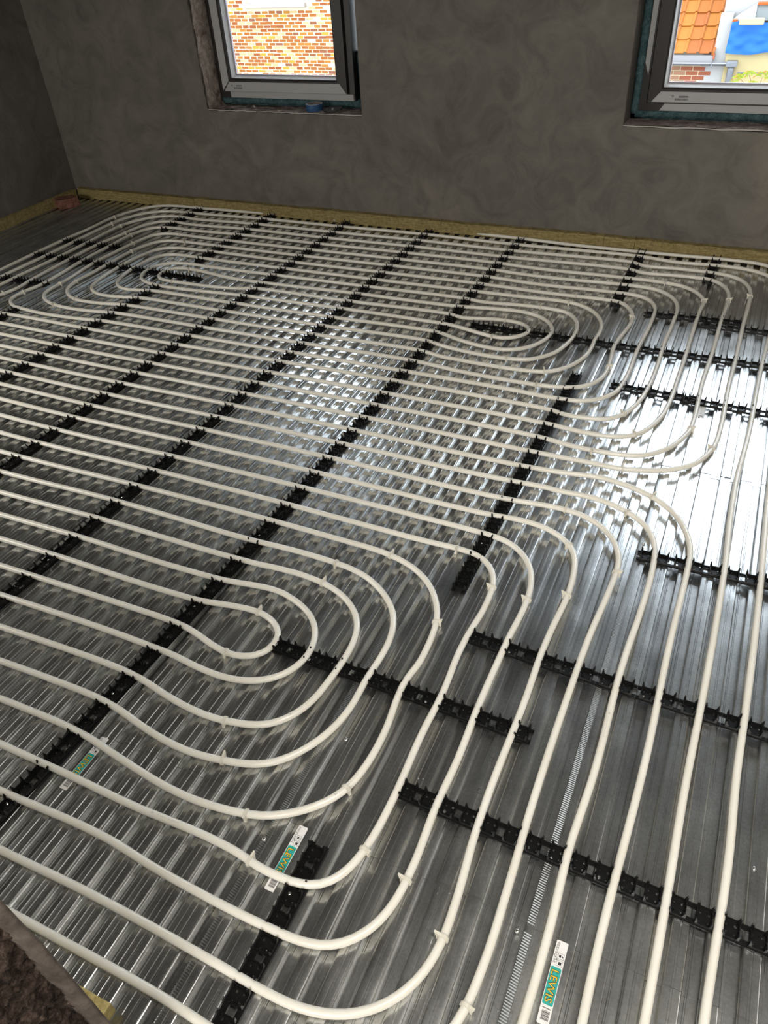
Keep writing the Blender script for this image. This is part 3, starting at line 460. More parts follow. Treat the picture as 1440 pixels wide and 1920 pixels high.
LO = [11600,-49000,11510,-44920,11501,-43000,11540,-41441,11699,-37604,11698,-36764,11659,-35324,11747,-33286,11732,-30046,11750,-29326,11829,-27768,11837,-25489,11807,-25131,11740,-24779,11628,-24439,11466,-24121,11250,-23838,10984,-23602,10681,-23411,10356,-23259,10017,-23142,9785,-23088,9548,-23053,9190,-23034,8472,-23057,7765,-23023,6810,-23066,689,-22999,-4231,-22977,-12032,-23028,-17673,-22974,-20912,-22915,-21872,-22928,-22591,-22965,-23546,-23064,-24377,-23188,-24963,-23315,-25535,-23493,-26086,-23728,-26612,-24015,-27113,-24345,-27680,-24788,-28205,-25280,-28607,-25725,-28973,-26199,-29367,-26802,-29710,-27434,-29958,-27980,-30168,-28542,-30367,-29234,-30513,-29938,-30606,-30652,-30645,-31370,-30627,-32090,-30553,-32806,-30400,-33631,-30211,-34325,-29965,-35002,-29665,-35656,-29251,-36386,-28843,-36979,-28383,-37532,-27874,-38040,-27322,-38502,-26731,-38912,-26103,-39263,-25441,-39543,-24867,-39714,-24397,-39812,-23923,-39886,-22612,-40036,-21414,-40109,-19734,-40150,-17454,-40154,-12534,-40098,-6413,-40064,68,-40078,2588,-40024,5827,-40080,7147,-40122,7506,-40117,7863,-40083,8329,-39977,8661,-39844,8868,-39727,9060,-39586,9315,-39337,9522,-39047,9632,-38835,9718,-38613,9800,-38265,9843,-37789,9830,-37190,9714,-35634,9691,-35035,9712,-31674,9683,-30115,9712,-29275,9799,-27838,9790,-27359,9753,-26881,9698,-26526,9608,-26179,9519,-25959,9399,-25758,9243,-25583,8962,-25366,8646,-25200,8306,-25090,7953,-25030,7595,-25011,7236,-25024,6521,-25090,5801,-25102,641,-24999,-1759,-24974,-5959,-24965,-11720,-25032,-16280,-24952,-20720,-24906,-21680,-24919,-22399,-24951,-23116,-25015,-23830,-25108,-24302,-25195,-24764,-25320,-25212,-25491,-25639,-25708,-26046,-25962,-26523,-26324,-26964,-26730,-27286,-27085,-27578,-27465,-27903,-27969,-28182,-28500,-28371,-28940,-28528,-29393,-28680,-29974,-28782,-30564,-28830,-31042,-28843,-31641,-28806,-32239,-28719,-32832,-28584,-33417,-28440,-33874,-28215,-34429,-27941,-34963,-27623,-35471,-27259,-35947,-26934,-36300,-26491,-36703,-26011,-37062,-25497,-37370,-25063,-37573,-24611,-37731,-24145,-37841,-23195,-37977,-22239,-38063,-21040,-38116,-19600,-38142,-17199,-38143,-12639,-38098,-1238,-38032,322,-38033,2242,-38060,4522,-38012,5000,-38035,5832,-38138,6191,-38142,6549,-38117,6893,-38038,7100,-37934,7275,-37783,7467,-37491,7587,-37156,7660,-36805,7711,-36329,7729,-35729,7680,-33690,7707,-32370,7628,-30934,7642,-30334,7727,-29259,7720,-28659,7692,-28302,7647,-28069,7568,-27847,7453,-27641,7307,-27456,7132,-27298,6933,-27175,6599,-27072,6363,-27051,5165,-27068,245,-26988,-4316,-26956,-6356,-26964,-10196,-27042,-11876,-27051,-16435,-26952,-20396,-26912,-21836,-26929,-22913,-26994,-23745,-27106,-24323,-27261,-24544,-27352,-24863,-27516,-25356,-27854,-25628,-28090,-25878,-28347,-26105,-28626,-26309,-28922,-26488,-29233,-26644,-29557,-26775,-29892,-26879,-30236,-26978,-30705,-27032,-31181,-27040,-31660,-27001,-32138,-26917,-32610,-26787,-33071,-26659,-33407,-26450,-33838,-26198,-34245,-25904,-34623,-25656,-34883,-25293,-35195,-24897,-35464,-24580,-35632,-24247,-35767,-23785,-35888,-22953,-36003,-21996,-36072,-20676,-36114,-18876,-36132,-6875,-36071,-5195,-36047,-2196,-35960,-996,-35953,-516,-35971,-39,-36020,1258,-36261,1733,-36328,2331,-36369,2810,-36360,3403,-36275,4104,-36115,4327,-36032,4537,-35922,4820,-35707,4985,-35536,5130,-35347,5259,-35145,5423,-34827,5552,-34492,5618,-34262,5694,-33790,5694,-32712,5727,-31873,5719,-31514,5678,-31158,5628,-30924,5556,-30697,5461,-30479,5340,-30274,5116,-29996,4945,-29829,4664,-29607,4360,-29417,4037,-29261,3812,-29180,3464,-29097,2749,-29017,1790,-28981,-488,-29050,-4568,-28975,-6128,-28968,-10327,-29076,-12007,-29095,-13928,-29075,-20287,-28955,-21847,-28954,-22807,-28989,-23402,-29053,-23864,-29171,-24190,-29318,-24585,-29586,-24921,-29923,-25187,-30319,-25334,-30645,-25453,-31107,-25484,-31582,-25464,-31820,-25393,-32170,-25221,-32615,-25103,-32823,-24892,-33111,-24549,-33443,-24150,-33703,-23933,-33802,-23708,-33879,-23475,-33933,-23120,-33984,-22402,-34041,-21203,-34082,-17483,-34111,-8001,-34082,-561,-33974,278,-33998,1352,-34106,1951,-34122,2426,-34068,2770,-33972,3094,-33823,3380,-33615,3538,-33441,3713,-33134,3811,-32794,3826,-32441,3754,-32095,3609,-31770,3403,-31482,3232,-31319,2935,-31123,2610,-30971,2155,-30824,1803,-30763,1565,-30757,1327,-30774,-99,-30966,-1298,-31009,-5858,-30989,-10178,-31078,-12098,-31095,-20619,-30989,-22539,-30985,-22777,-30997,-23008,-31032,-23214,-31117,-23365,-31265,-23410,-31359,-23432,-31461,-23429,-31565,-23401,-31665,-23350,-31757,-23191,-31897,-22981,-31976,-22748,-32010,-22390,-32029,-20110,-32069,-16149,-32093,-11709,-32095,-5829,-32007,-1028,-32003,-309,-31974,1112,-31754,1470,-31722,1708,-31727,1942,-31761,2167,-31831,2470,-32005,2627,-32171,2685,-32268,2726,-32372,2756,-32594,2716,-32816,2671,-32919,2610,-33013,2447,-33171,2349,-33232,2134,-33319,1785,-33368,1549,-33355,1313,-33316,384,-33078,32,-33010,-326,-32976,-805,-32961,-2125,-32967,-9686,-33082,-14126,-33101,-19887,-33091,-21687,-33062,-22766,-33015,-23241,-32958,-23580,-32856,-23789,-32747,-24063,-32523,-24276,-32241,-24416,-31916,-24474,-31567,-24448,-31215,-24384,-30987,-24222,-30673,-24074,-30489,-23803,-30262,-23595,-30150,-23372,-30072,-23021,-30010,-22662,-29982,-21823,-29963,-20383,-29968,-14023,-30076,-11862,-30095,-10182,-30076,-5863,-29975,-102,-29976,497,-29957,1335,-29892,1814,-29875,2293,-29889,2770,-29941,3237,-30045,3682,-30217,3889,-30335,4083,-30473,4345,-30715,4555,-31001,4698,-31327,4806,-31791,4834,-32268,4774,-33342,4733,-33698,4604,-34156,4503,-34371,4376,-34572,4223,-34752,4045,-34907,3736,-35075,3161,-35234,2569,-35313,2209,-35320,1730,-35293,1136,-35216,-46,-35009,-523,-34966,-1123,-34948,-2323,-34959,-5202,-35046,-6522,-35068,-18164,-35125,-20204,-35114,-21644,-35082,-22602,-35033,-23437,-34941,-23788,-34868,-24127,-34753,-24343,-34652,-24650,-34466,-24842,-34323,-25108,-34084,-25347,-33816,-25556,-33524,-25735,-33213,-25882,-32885,-25996,-32545,-26077,-32195,-26125,-31839,-26140,-31481,-26122,-31122,-26070,-30767,-25911,-30190,-25660,-29648,-25468,-29344,-25323,-29154,-24994,-28807,-24716,-28581,-24517,-28448,-24092,-28231,-23635,-28094,-22923,-27996,-21844,-27942,-20164,-27933,-13684,-28054,-11884,-28071,-10324,-28055,-5765,-27960,2636,-27989,3716,-28022,4073,-28058,4427,-28119,4775,-28210,5111,-28336,5429,-28501,5722,-28706,5984,-28949,6210,-29227,6402,-29530,6555,-29853,6680,-30313,6767,-31148,6773,-31626,6678,-32336,6664,-32573,6686,-32931,6810,-34003,6819,-34602,6766,-35199,6660,-35664,6570,-35883,6452,-36089,6310,-36280,6148,-36455,5971,-36616,5683,-36829,5372,-37008,5154,-37104,4694,-37231,3984,-37342,3386,-37384,2787,-37370,999,-37163,-70,-37013,-908,-36963,-2108,-36967,-5348,-37051,-7148,-37074,-19029,-37139,-20709,-37119,-22028,-37073,-22986,-37000,-23936,-36870,-24402,-36758,-24740,-36638,-25067,-36488,-25481,-36248,-25870,-35968,-26232,-35654,-26563,-35307,-26860,-34931,-27122,-34529,-27349,-34107,-27542,-33668,-27696,-33215,-27813,-32750,-27907,-32158,-27941,-31679,-27936,-31200,-27893,-30722,-27813,-30250,-27696,-29785,-27542,-29331,-27349,-28892,-27121,-28470,-26859,-28068,-26562,-27692,-26231,-27346,-25870,-27031,-25480,-26752,-25172,-26567,-24739,-26362,-24400,-26244,-24052,-26156,-23579,-26074,-22865,-25989,-22266,-25944,-21427,-25916,-20467,-25909,-16386,-25951,-11707,-26040,-5226,-25958,4375,-26003,6414,-26045,6893,-26075,7248,-26124,7586,-26230,7891,-26410,8158,-26647,8377,-26928,8542,-27244,8686,-27699,8747,-28053,8776,-28530,8711,-30089,8693,-31049,8686,-32609,8729,-34048,8695,-35367,8742,-36926,8702,-37523,8629,-37874,8552,-38099,8384,-38412,8238,-38599,8067,-38761,7871,-38890,7655,-38984,7308,-39066,6951,-39098,6471,-39111,4791,-39093,3593,-39035,2278,-38925,1798,-38914,-721,-38993,-4561,-39047,-8881,-39087,-12602,-39099,-17282,-39148,-19562,-39147,-21242,-39113,-22441,-39050,-23753,-38908,-24580,-38763,-25155,-38596,-25707,-38364,-26233,-38075,-26729,-37740,-27285,-37283,-27712,-36862,-28100,-36405,-28447,-35917,-28756,-35402,-29074,-34757,-29293,-34199,-29497,-33509,-29640,-32804,-29724,-32089,-29746,-31490,-29712,-30772,-29637,-30177,-29521,-29588,-29362,-29010,-29159,-28446,-28913,-27899,-28627,-27372,-28302,-26869,-27937,-26393,-27532,-25951,-27090,-25546,-26616,-25178,-26113,-24853,-25581,-24577,-25136,-24400,-24676,-24265,-24088,-24145,-23375,-24045,-22540,-23960,-21701,-23917,-20741,-23903,-16181,-23953,-11621,-24029,-5860,-23971,-1060,-23981,740,-24004,5900,-24122,6859,-24104,7934,-24005,8413,-23978,8892,-23992,9245,-24050,9582,-24165,9897,-24334,10182,-24549,10349,-24718,10558,-25007,10715,-25327,10825,-25668,10884,-26021,10894,-26379,10857,-27218,10717,-29253,10675,-30933,10664,-34773,10709,-36332,10716,-38132,10668,-38729,10572,-39198,10418,-39651,10318,-39867,10195,-40070,9963,-40341,9783,-40496,9586,-40631,9376,-40743,9155,-40832,8693,-40957,8101,-41042,7502,-41066,5223,-40983,2343,-40986,-1137,-41027,-12418,-41098,-17339,-41157,-19259,-41159,-21059,-41125,-22377,-41056,-23809,-40903,-24874,-40729,-25569,-40544,-26131,-40334,-26671,-40074,-27290,-39708,-27877,-39291,-28428,-38829,-28942,-38324,-29411,-37779,-29834,-37197,-30213,-36585,-30599,-35840,-30879,-35177,-31110,-34495,-31290,-33798,-31440,-32972,-31518,-32257,-31546,-31417,-31504,-30579,-31397,-29746,-31225,-28924,-30987,-28119,-30728,-27448,-30365,-26691,-29941,-25966,-29457,-25280,-28992,-24731,-28483,-24222,-27841,-23682,-27151,-23203,-26524,-22850,-25866,-22562,-25179,-22347,-24475,-22197,-23525,-22060,-22570,-21965,-21611,-21925,-20411,-21931,-17172,-22008,-11651,-22032,-6010,-21989,-1690,-21987,591,-22001,5991,-22082,6831,-22070,7669,-22026,8266,-21968,9098,-21852,9455,-21826,9804,-21862,10838,-22123,11273,-22320,11477,-22445,11763,-22661,12097,-23001,12237,-23194,12413,-23506,12636,-24061,12731,-24407,12771,-24643,12797,-25000,12801,-25480,12749,-28600,12767,-32320,12638,-37239,12651,-38679,12598,-43599,12600,-49000]
PZ, PR = .0125, .0090
def path_pts(A):
    P = [(A[2*i]/1e4, A[2*i+1]/1e4) for i in range(len(A)//2)]; out = []
    for i in range(len(P)-1):
        p0 = P[i-1] if i else P[i]; p1 = P[i]; p2 = P[i+1]; p3 = P[i+2] if i+2 < len(P) else P[i+1]
        d = math.hypot(p2[0]-p1[0], p2[1]-p1[1]); n = 1 if d < .012 else max(1, min(12, int(d/.016)))
        if d > .3: n = 8
        # Hermite with tangents from neighbours, scaled by the span
        def tan(a, b, c):
            l1 = math.hypot(b[0]-a[0], b[1]-a[1]) + 1e-6; l2 = math.hypot(c[0]-b[0], c[1]-b[1]) + 1e-6
            tx = ((b[0]-a[0])/l1*l2 + (c[0]-b[0])/l2*l1)/(l1+l2); ty = ((b[1]-a[1])/l1*l2 + (c[1]-b[1])/l2*l1)/(l1+l2)
            return tx, ty
        t1 = tan(p0, p1, p2); t2 = tan(p1, p2, p3)
        for k in range(n):
            t = k/n; h00 = 2*t**3-3*t*t+1; h10 = t**3-2*t*t+t; h01 = -2*t**3+3*t*t; h11 = t**3-t*t
            out.append((h00*p1[0]+h10*d*t1[0]+h01*p2[0]+h11*d*t2[0], h00*p1[1]+h10*d*t1[1]+h01*p2[1]+h11*d*t2[1]))
    out.append(P[-1]); return out
def pipe(name, A, label):
    P = path_pts(A); V, F = [], []; n = 14; cs = [(math.cos(2*math.pi*k/n), math.sin(2*math.pi*k/n)) for k in range(n)]; m = len(P)
    for i, p in enumerate(P):
        a = P[max(0, i-1)]; c = P[min(m-1, i+1)]; dx, dy = c[0]-a[0], c[1]-a[1]; l = math.hypot(dx, dy) or 1
        sx, sy = dy/l, -dx/l; z = PZ + .0008*noise.noise(Vector((p[0]*4, p[1]*4, 0)))
        V += [(p[0]+sx*ca*PR, p[1]+sy*ca*PR, z+sa*PR) for ca, sa in cs]
    for i in range(m-1):
        for k in range(n): k2 = (k+1) % n; F.append((i*n+k, i*n+k2, (i+1)*n+k2, (i+1)*n+k))
    F += [tuple(reversed(range(n))), tuple((m-1)*n+k for k in range(n))]
    o = link(name, mesh(name, V, F, True), M_PIPE); tag(o, label, 'pipe'); return o
pipe('heating_pipe', UP, 'white plastic heating pipe laid as the far spiral circuit by the window wall')
pipe('heating_pipe', LO, 'white plastic heating pipe laid as the near spiral circuit filling the lower left')

def pipe_print(owner, P, x, y):
    i = min(range(2, len(P)-2), key=lambda k: (P[k][0]-x)**2 + (P[k][1]-y)**2); a = math.atan2(P[i+1][1]-P[i-1][1], P[i+1][0]-P[i-1][0])
    if math.cos(a) < 0: a += math.pi
    V, F = text_mesh('22   - -- ---- -- - --- -- -- ---', .0055, .0, 1.2); px_, py_ = P[i]; c, s = math.cos(a), math.sin(a)
    W = [(px_ + c*(u-.02) - s*(v-.002), py_ + s*(u-.02) + c*(v-.002), PZ + PR + .0006) for u, v, z in V]
    # keep the print on the crown of the pipe where it bends
    out = []
    for (u, v, z), w in zip(V, W):
        k = min(range(max(1, i-14), min(len(P)-1, i+14)), key=lambda q: (P[q][0]-w[0])**2 + (P[q][1]-w[1])**2)
        dx, dy = P[k+1][0]-P[k-1][0], P[k+1][1]-P[k-1][1]; l = math.hypot(dx, dy) or 1; nx, ny = -dy/l, dx/l
        off = (w[0]-P[k][0])*nx + (w[1]-P[k][1])*ny; sg = 1 if nx*-s + ny*c > 0 else -1; vv = (v-.002)*sg
        hh = math.sqrt(max(0, PR*PR - vv*vv)); out.append((w[0] + nx*(vv-off), w[1] + ny*(vv-off), PZ + hh + .0004))
    link('printed_text', mesh('printed_text', out, F), M_INKS, owner)
for o_, A_, pts_ in ((bpy.data.objects['heating_pipe'], UP, ((-.08, -2.04),)), (bpy.data.objects['heating_pipe.001'], LO, ((.464, -3.436), (.667, -3.607), (1.174, -3.18), (.307, -3.821), (-.296, -2.433)))):
    PP = path_pts(A_)
    for q_ in pts_: pipe_print(o_, PP, *q_)
for n_, i_, x_, y_ in ((-1, 2, 1.112, -3.715), (0, 1, 1.140, -2.462), (-1, 1, .597, -3.452), (-1, 2, .543, -3.75), (0, 1, 1.525, -3.405), (-1, 1, .560, -2.436)):
    sv, sf = [], []; nn = 10; zz0 = -.0014*i_
    rr_ = [(.0050, .0004), (.0050, .0012), (.0034, .0030), (.0012, .0034)]
    for r__, z__ in rr_: sv += [(x_ + r__*math.cos(2*math.pi*k/nn), y_ + r__*math.sin(2*math.pi*k/nn), z__ + zz0) for k in range(nn)]
    for j in range(3): sf += [(j*nn+k, j*nn+(k+1) % nn, (j+1)*nn+(k+1) % nn, (j+1)*nn+k) for k in range(nn)]
    sf.append(tuple(3*nn+k for k in range(nn))); link('lap_screw', mesh('lap_screw', sv, sf, True), M_SCREW, SHEETS[(n_, i_)])

# ================================================================== tie clips at the bends
def tie_mesh():
    V, F = [], []; n = 16
    for y, r_ in ((-.0034, .0090), (-.0030, .0122), (.0030, .0122), (.0034, .0090)):
        V += [(r_*math.cos(2*math.pi*k/n), y, r_*math.sin(2*math.pi*k/n)) for k in range(n)]
    for j in range(3):
        for k in range(n): F.append((j*n+k, j*n+(k+1) % n, (j+1)*n+(k+1) % n, (j+1)*n+k))
    hexa(V, F, [(-.0150,-.0034,.0045), (-.0060,-.0034,.0045), (-.0060,.0034,.0045), (-.0150,.0034,.0045)], [(-.0185,-.0020,.0150), (-.0050,-.0030,.0120), (-.0050,.0030,.0120), (-.0185,.0020,.0150)])
    hexa(V, F, [(-.0140,-.0030,-.0122), (-.0095,-.0030,-.0122), (-.0095,.0030,-.0122), (-.0140,.0030,-.0122)], [(-.0140,-.0030,.0050), (-.0095,-.0030,.0050), (-.0095,.0030,.0050), (-.0140,.0030,.0050)])
    return mesh('tie_clip', V, F)
TIEM = tie_mesh(); TIEM.materials.append(M_TIE)
ORD = ['', 'innermost', 'second', 'third', 'fourth', 'fifth', 'sixth', 'seventh', 'eighth', 'ninth', 'tenth', 'eleventh']
CEN = {'F': 'far left spiral', 'G': 'far right spiral', 'N': 'near spiral'}
SIDE = {'w': 'window side', 'n': 'near side', 'r': 'far left corner', 'v': 'left turn', 'l': 'near side, further left', 'f': 'right turn', 'b': 'lower right corner'}
for x, y, a, kd, ne, sd in [[-2.4163, -0.1005, 0.075, "F", 10, "w"], [-2.7923, -0.319, -1.746, "F", 11, "w"], [-2.7135, -0.44, 1.491, "F", 10, "r"], [-2.6194, -0.4608, -1.722, "F", 9, "r"], [-2.488, -0.5716, 1.488, "F", 8, "r"], [-2.4245, -0.5908, -1.693, "F", 7, "r"], [-2.298, -0.718, 1.513, "F", 6, "r"], [-2.2176, -0.8373, -1.672, "F", 5, "r"], [-2.1015, -0.493, -0.013, "F", 6, "w"], [-1.9793, -0.5989, -3.137, "F", 5, "w"], [-1.6748, -0.9744, 3.132, "F", 1, "w"], [-1.6574, -1.1622, -0.012, "F", 1, "n"], [-2.2837, -1.3873, 1.584, "F", 6, "v"], [-2.2157, -1.3286, -1.482, "F", 5, "v"], [-2.4064, -1.5462, -1.714, "F", 7, "v"], [-2.5018, -1.5976, 1.316, "F", 8, "v"], [-2.0938, -1.6265, 2.933, "F", 6, "n"], [-2.0295, -1.5335, -0.21, "F", 5, "n"], [0.2585, -1.0838, 0.006, "G", 1, "w"], [0.3782, -0.8907, -0.035, "G", 3, "w"], [0.4967, -0.7918, 2.973, "G", 4, "w"], [0.5076, -0.7096, 0.027, "G", 5, "w"], [0.8965, -0.4156, 3.0, "G", 8, "w"], [0.2545, -1.2649, 3.03, "G", 1, "n"], [0.3795, -1.4481, -3.043, "G", 3, "n"], [0.3763, -1.5325, -0.015, "G", 4, "l"], [0.566, -1.5148, 0.372, "G", 4, "n"], [0.5657, -1.6323, -3.095, "G", 5, "n"], [0.8167, -0.8738, -1.419, "G", 5, "f"], [1.1002, -0.586, 1.741, "G", 8, "f"], [1.2087, -0.5425, -1.573, "G", 9, "f"], [1.3024, -0.4745, 1.589, "G", 10, "f"], [0.8092, -1.3868, -1.525, "G", 5, "b"], [0.9416, -1.743, -2.081, "G", 7, "b"], [1.0081, -1.8737, 0.747, "G", 8, "b"], [1.1897, -1.7659, -1.697, "G", 9, "b"], [1.2768, -1.877, 1.305, "G", 10, "b"], [0.884, -2.0282, -3.131, "G", 9, "n"], [1.0073, -2.1063, 0.138, "G", 10, "n"], [1.1273, -2.232, -0.508, "N", 11, "w"], [1.0681, -2.3411, 2.644, "N", 10, "w"], [0.8773, -2.3983, -0.061, "N", 9, "w"], [0.9325, -2.5667, 2.293, "N", 8, "w"], [0.6124, -2.7054, -3.118, "N", 6, "w"], [0.431, -2.8096, -0.186, "N", 5, "w"], [0.2869, -2.9026, 3.058, "N", 4, "w"], [0.2888, -2.9962, -0.189, "N", 3, "w"], [0.1708, -3.1727, -0.083, "N", 1, "w"], [0.7692, -2.8302, 1.712, "N", 6, "f"], [0.8774, -2.8411, -1.541, "N", 7, "f"], [0.9799, -2.7838, 1.555, "N", 8, "f"], [1.0894, -2.6379, -1.585, "N", 9, "f"], [0.6656, -3.0196, -1.351, "N", 5, "f"], [0.1667, -3.3365, 3.091, "N", 1, "n"], [0.2926, -3.5276, -2.993, "N", 3, "n"], [0.3521, -3.6252, 0.195, "N", 4, "n"], [0.4811, -3.7206, -2.908, "N", 5, "n"], [0.5474, -3.8103, -0.131, "N", 6, "n"], [0.6619, -3.5775, -1.96, "N", 5, "b"], [0.764, -3.6923, 1.381, "N", 6, "b"], [0.8736, -3.7166, -1.625, "N", 7, "b"], [0.9838, -3.7909, 1.512, "N", 8, "b"], [1.065, -3.8847, -1.741, "N", 9, "b"]]:
    o = bpy.data.objects.new('tie_clip', TIEM); COL.objects.link(o); o.location = (x, y, PZ); 
    flip = random.choice((0, math.pi)) if sd not in 'wn' else 0
    o.rotation_euler = (0, 0, a - math.pi/2 + flip)
    tag(o, 'white tie clip, %s bend from centre of %s, %s' % (ORD[ne], CEN[kd], SIDE[sd]), 'clip', 'tie clips holding the pipe bends')

# ================================================================== mineral wool edge strips
def strip(label, x0, x1, y0, y1, h, seed, m=None, axis='x', h2=None):
    m = m or M_WOOL; n = max(6, int((x1-x0 if axis == 'x' else y1-y0)/.03)); rs = random.Random(seed); h2 = h2 or h
    V = []
    for i in range(n+1):
        t = i/n; dz = .004*noise.noise(Vector((i*.35, seed, 0))) + rs.uniform(-.0015, .0015); dy = .003*noise.noise(Vector((i*.5, seed+4, 2)))
        hh = h + (h2-h)*t + dz
        if axis == 'x': x = x0+(x1-x0)*t; V += [(x, y0+dy, .0008), (x, y0+dy+.001, hh-.002), (x, y0+dy+.004, hh), (x, y1, hh+.001), (x, y1, .0008)]
        else: y = y0+(y1-y0)*t; V += [(x1+dy, y, .0008), (x1+dy-.001, y, hh-.002), (x1+dy-.004, y, hh), (x0, y, hh+.001), (x0, y, .0008)]
    F = []
    for i in range(n):
        for k in range(5): k2 = (k+1) % 5; F.append((i*5+k, i*5+k2, (i+1)*5+k2, (i+1)*5+k) if axis != 'x' else (i*5+k, (i+1)*5+k, (i+1)*5+k2, i*5+k2))
    F += [tuple(range(5)), tuple(n*5+k for k in reversed(range(5)))]
    o = link('wool_strip', mesh('wool_strip', V, F), m); tag(o, label, 'insulation', 'mineral wool strips along the walls'); return o
YA, YB = .018, .0585
for i, (a, b, h, h2, lb) in enumerate(((-3.42, -2.35, .066, .068, 'olive mineral wool strip at the window wall, starting in the left corner'),
     (-2.348, -1.4, .071, .068, 'olive mineral wool strip at the window wall, left of below the left window'),
     (-1.398, -.5, .070, .066, 'olive mineral wool strip at the window wall, below the right part of left window'),
     (-.498, .49, .064, .067, 'olive mineral wool strip at the window wall, between the two windows'),
     (.492, .66, .066, .065, 'short olive mineral wool piece at the window wall, below left edge of right window'),
     (.662, 1.75, .063, .058, 'olive mineral wool strip at the window wall, below the right window at picture edge'))):
    strip(lb, a, b, YA, YB, h, i, h2=h2)
strip('olive mineral wool strip on the left wall, touching the far corner behind the loose brick', -3.459, -3.425, -.75, .012, .064, 11, axis='y')
strip('olive mineral wool strip on the left wall, cut by the left picture edge', -3.459, -3.425, -1.9, -.752, .066, 12, axis='y')
o = strip('bright yellow torn mineral wool end beside the rubble door jamb', -.6, .462, -4.196, -4.150, .036, 21, m=M_WOOLY); o['group'] = ''; del o['group']
# loose brick
V, F = [], []; box_vf(V, F, -.075, .075, -.05, .05, 0, .062); me = mesh('loose_brick', V, F)
bm = bmesh.new(); bm.from_mesh(me); bmesh.ops.subdivide_edges(bm, edges=bm.edges[:], cuts=6, use_grid_fill=True)
for v in bm.verts:
    if v.co.z > .001: v.co += Vector((1,1,1))*(.006*noise.noise(v.co*28)) ; v.co.x *= 1 - .12*(v.co.z/.062)*(v.co.x > .03)
bm.to_mesh(me); bm.free()
lb = link('loose_brick', me, M_RB); lb.location = (-3.345, -.175, .001); lb.rotation_euler = (0, 0, R(62)); tag(lb, 'loose broken red brick lying on the deck in the far left corner', 'brick')
# white plastic crumbs on the deck
V, F = [], []; rs = random.Random(3)
for cx, cy, n in ((.95, -3.70, 4), (.99, -3.78, 3), (1.14, -3.92, 3), (1.12, -3.86, 2), (.80, -3.50, 2)):
    for _ in range(n):
        x = cx + rs.uniform(-.02, .02); y = cy + rs.uniform(-.02, .02); s = rs.uniform(.0012, .0032); a = rs.uniform(0, 3)
        b = len(V); V += [(x-s*math.cos(a), y-s*math.sin(a), .0008), (x+s*math.cos(a), y+s*math.sin(a), .0008), (x+s*.4, y+s*.3, .0022), (x, y+s*.5, .0010)]
        F += [(b, b+1, b+2), (b, b+2, b+3), (b+1, b+3, b+2), (b, b+3, b+1)]
o = link('plastic_shavings', mesh('plastic_shavings', V, F), M_WHITE); tag(o, 'tiny white plastic shavings scattered on the deck by the near bends', 'debris', kind='stuff')

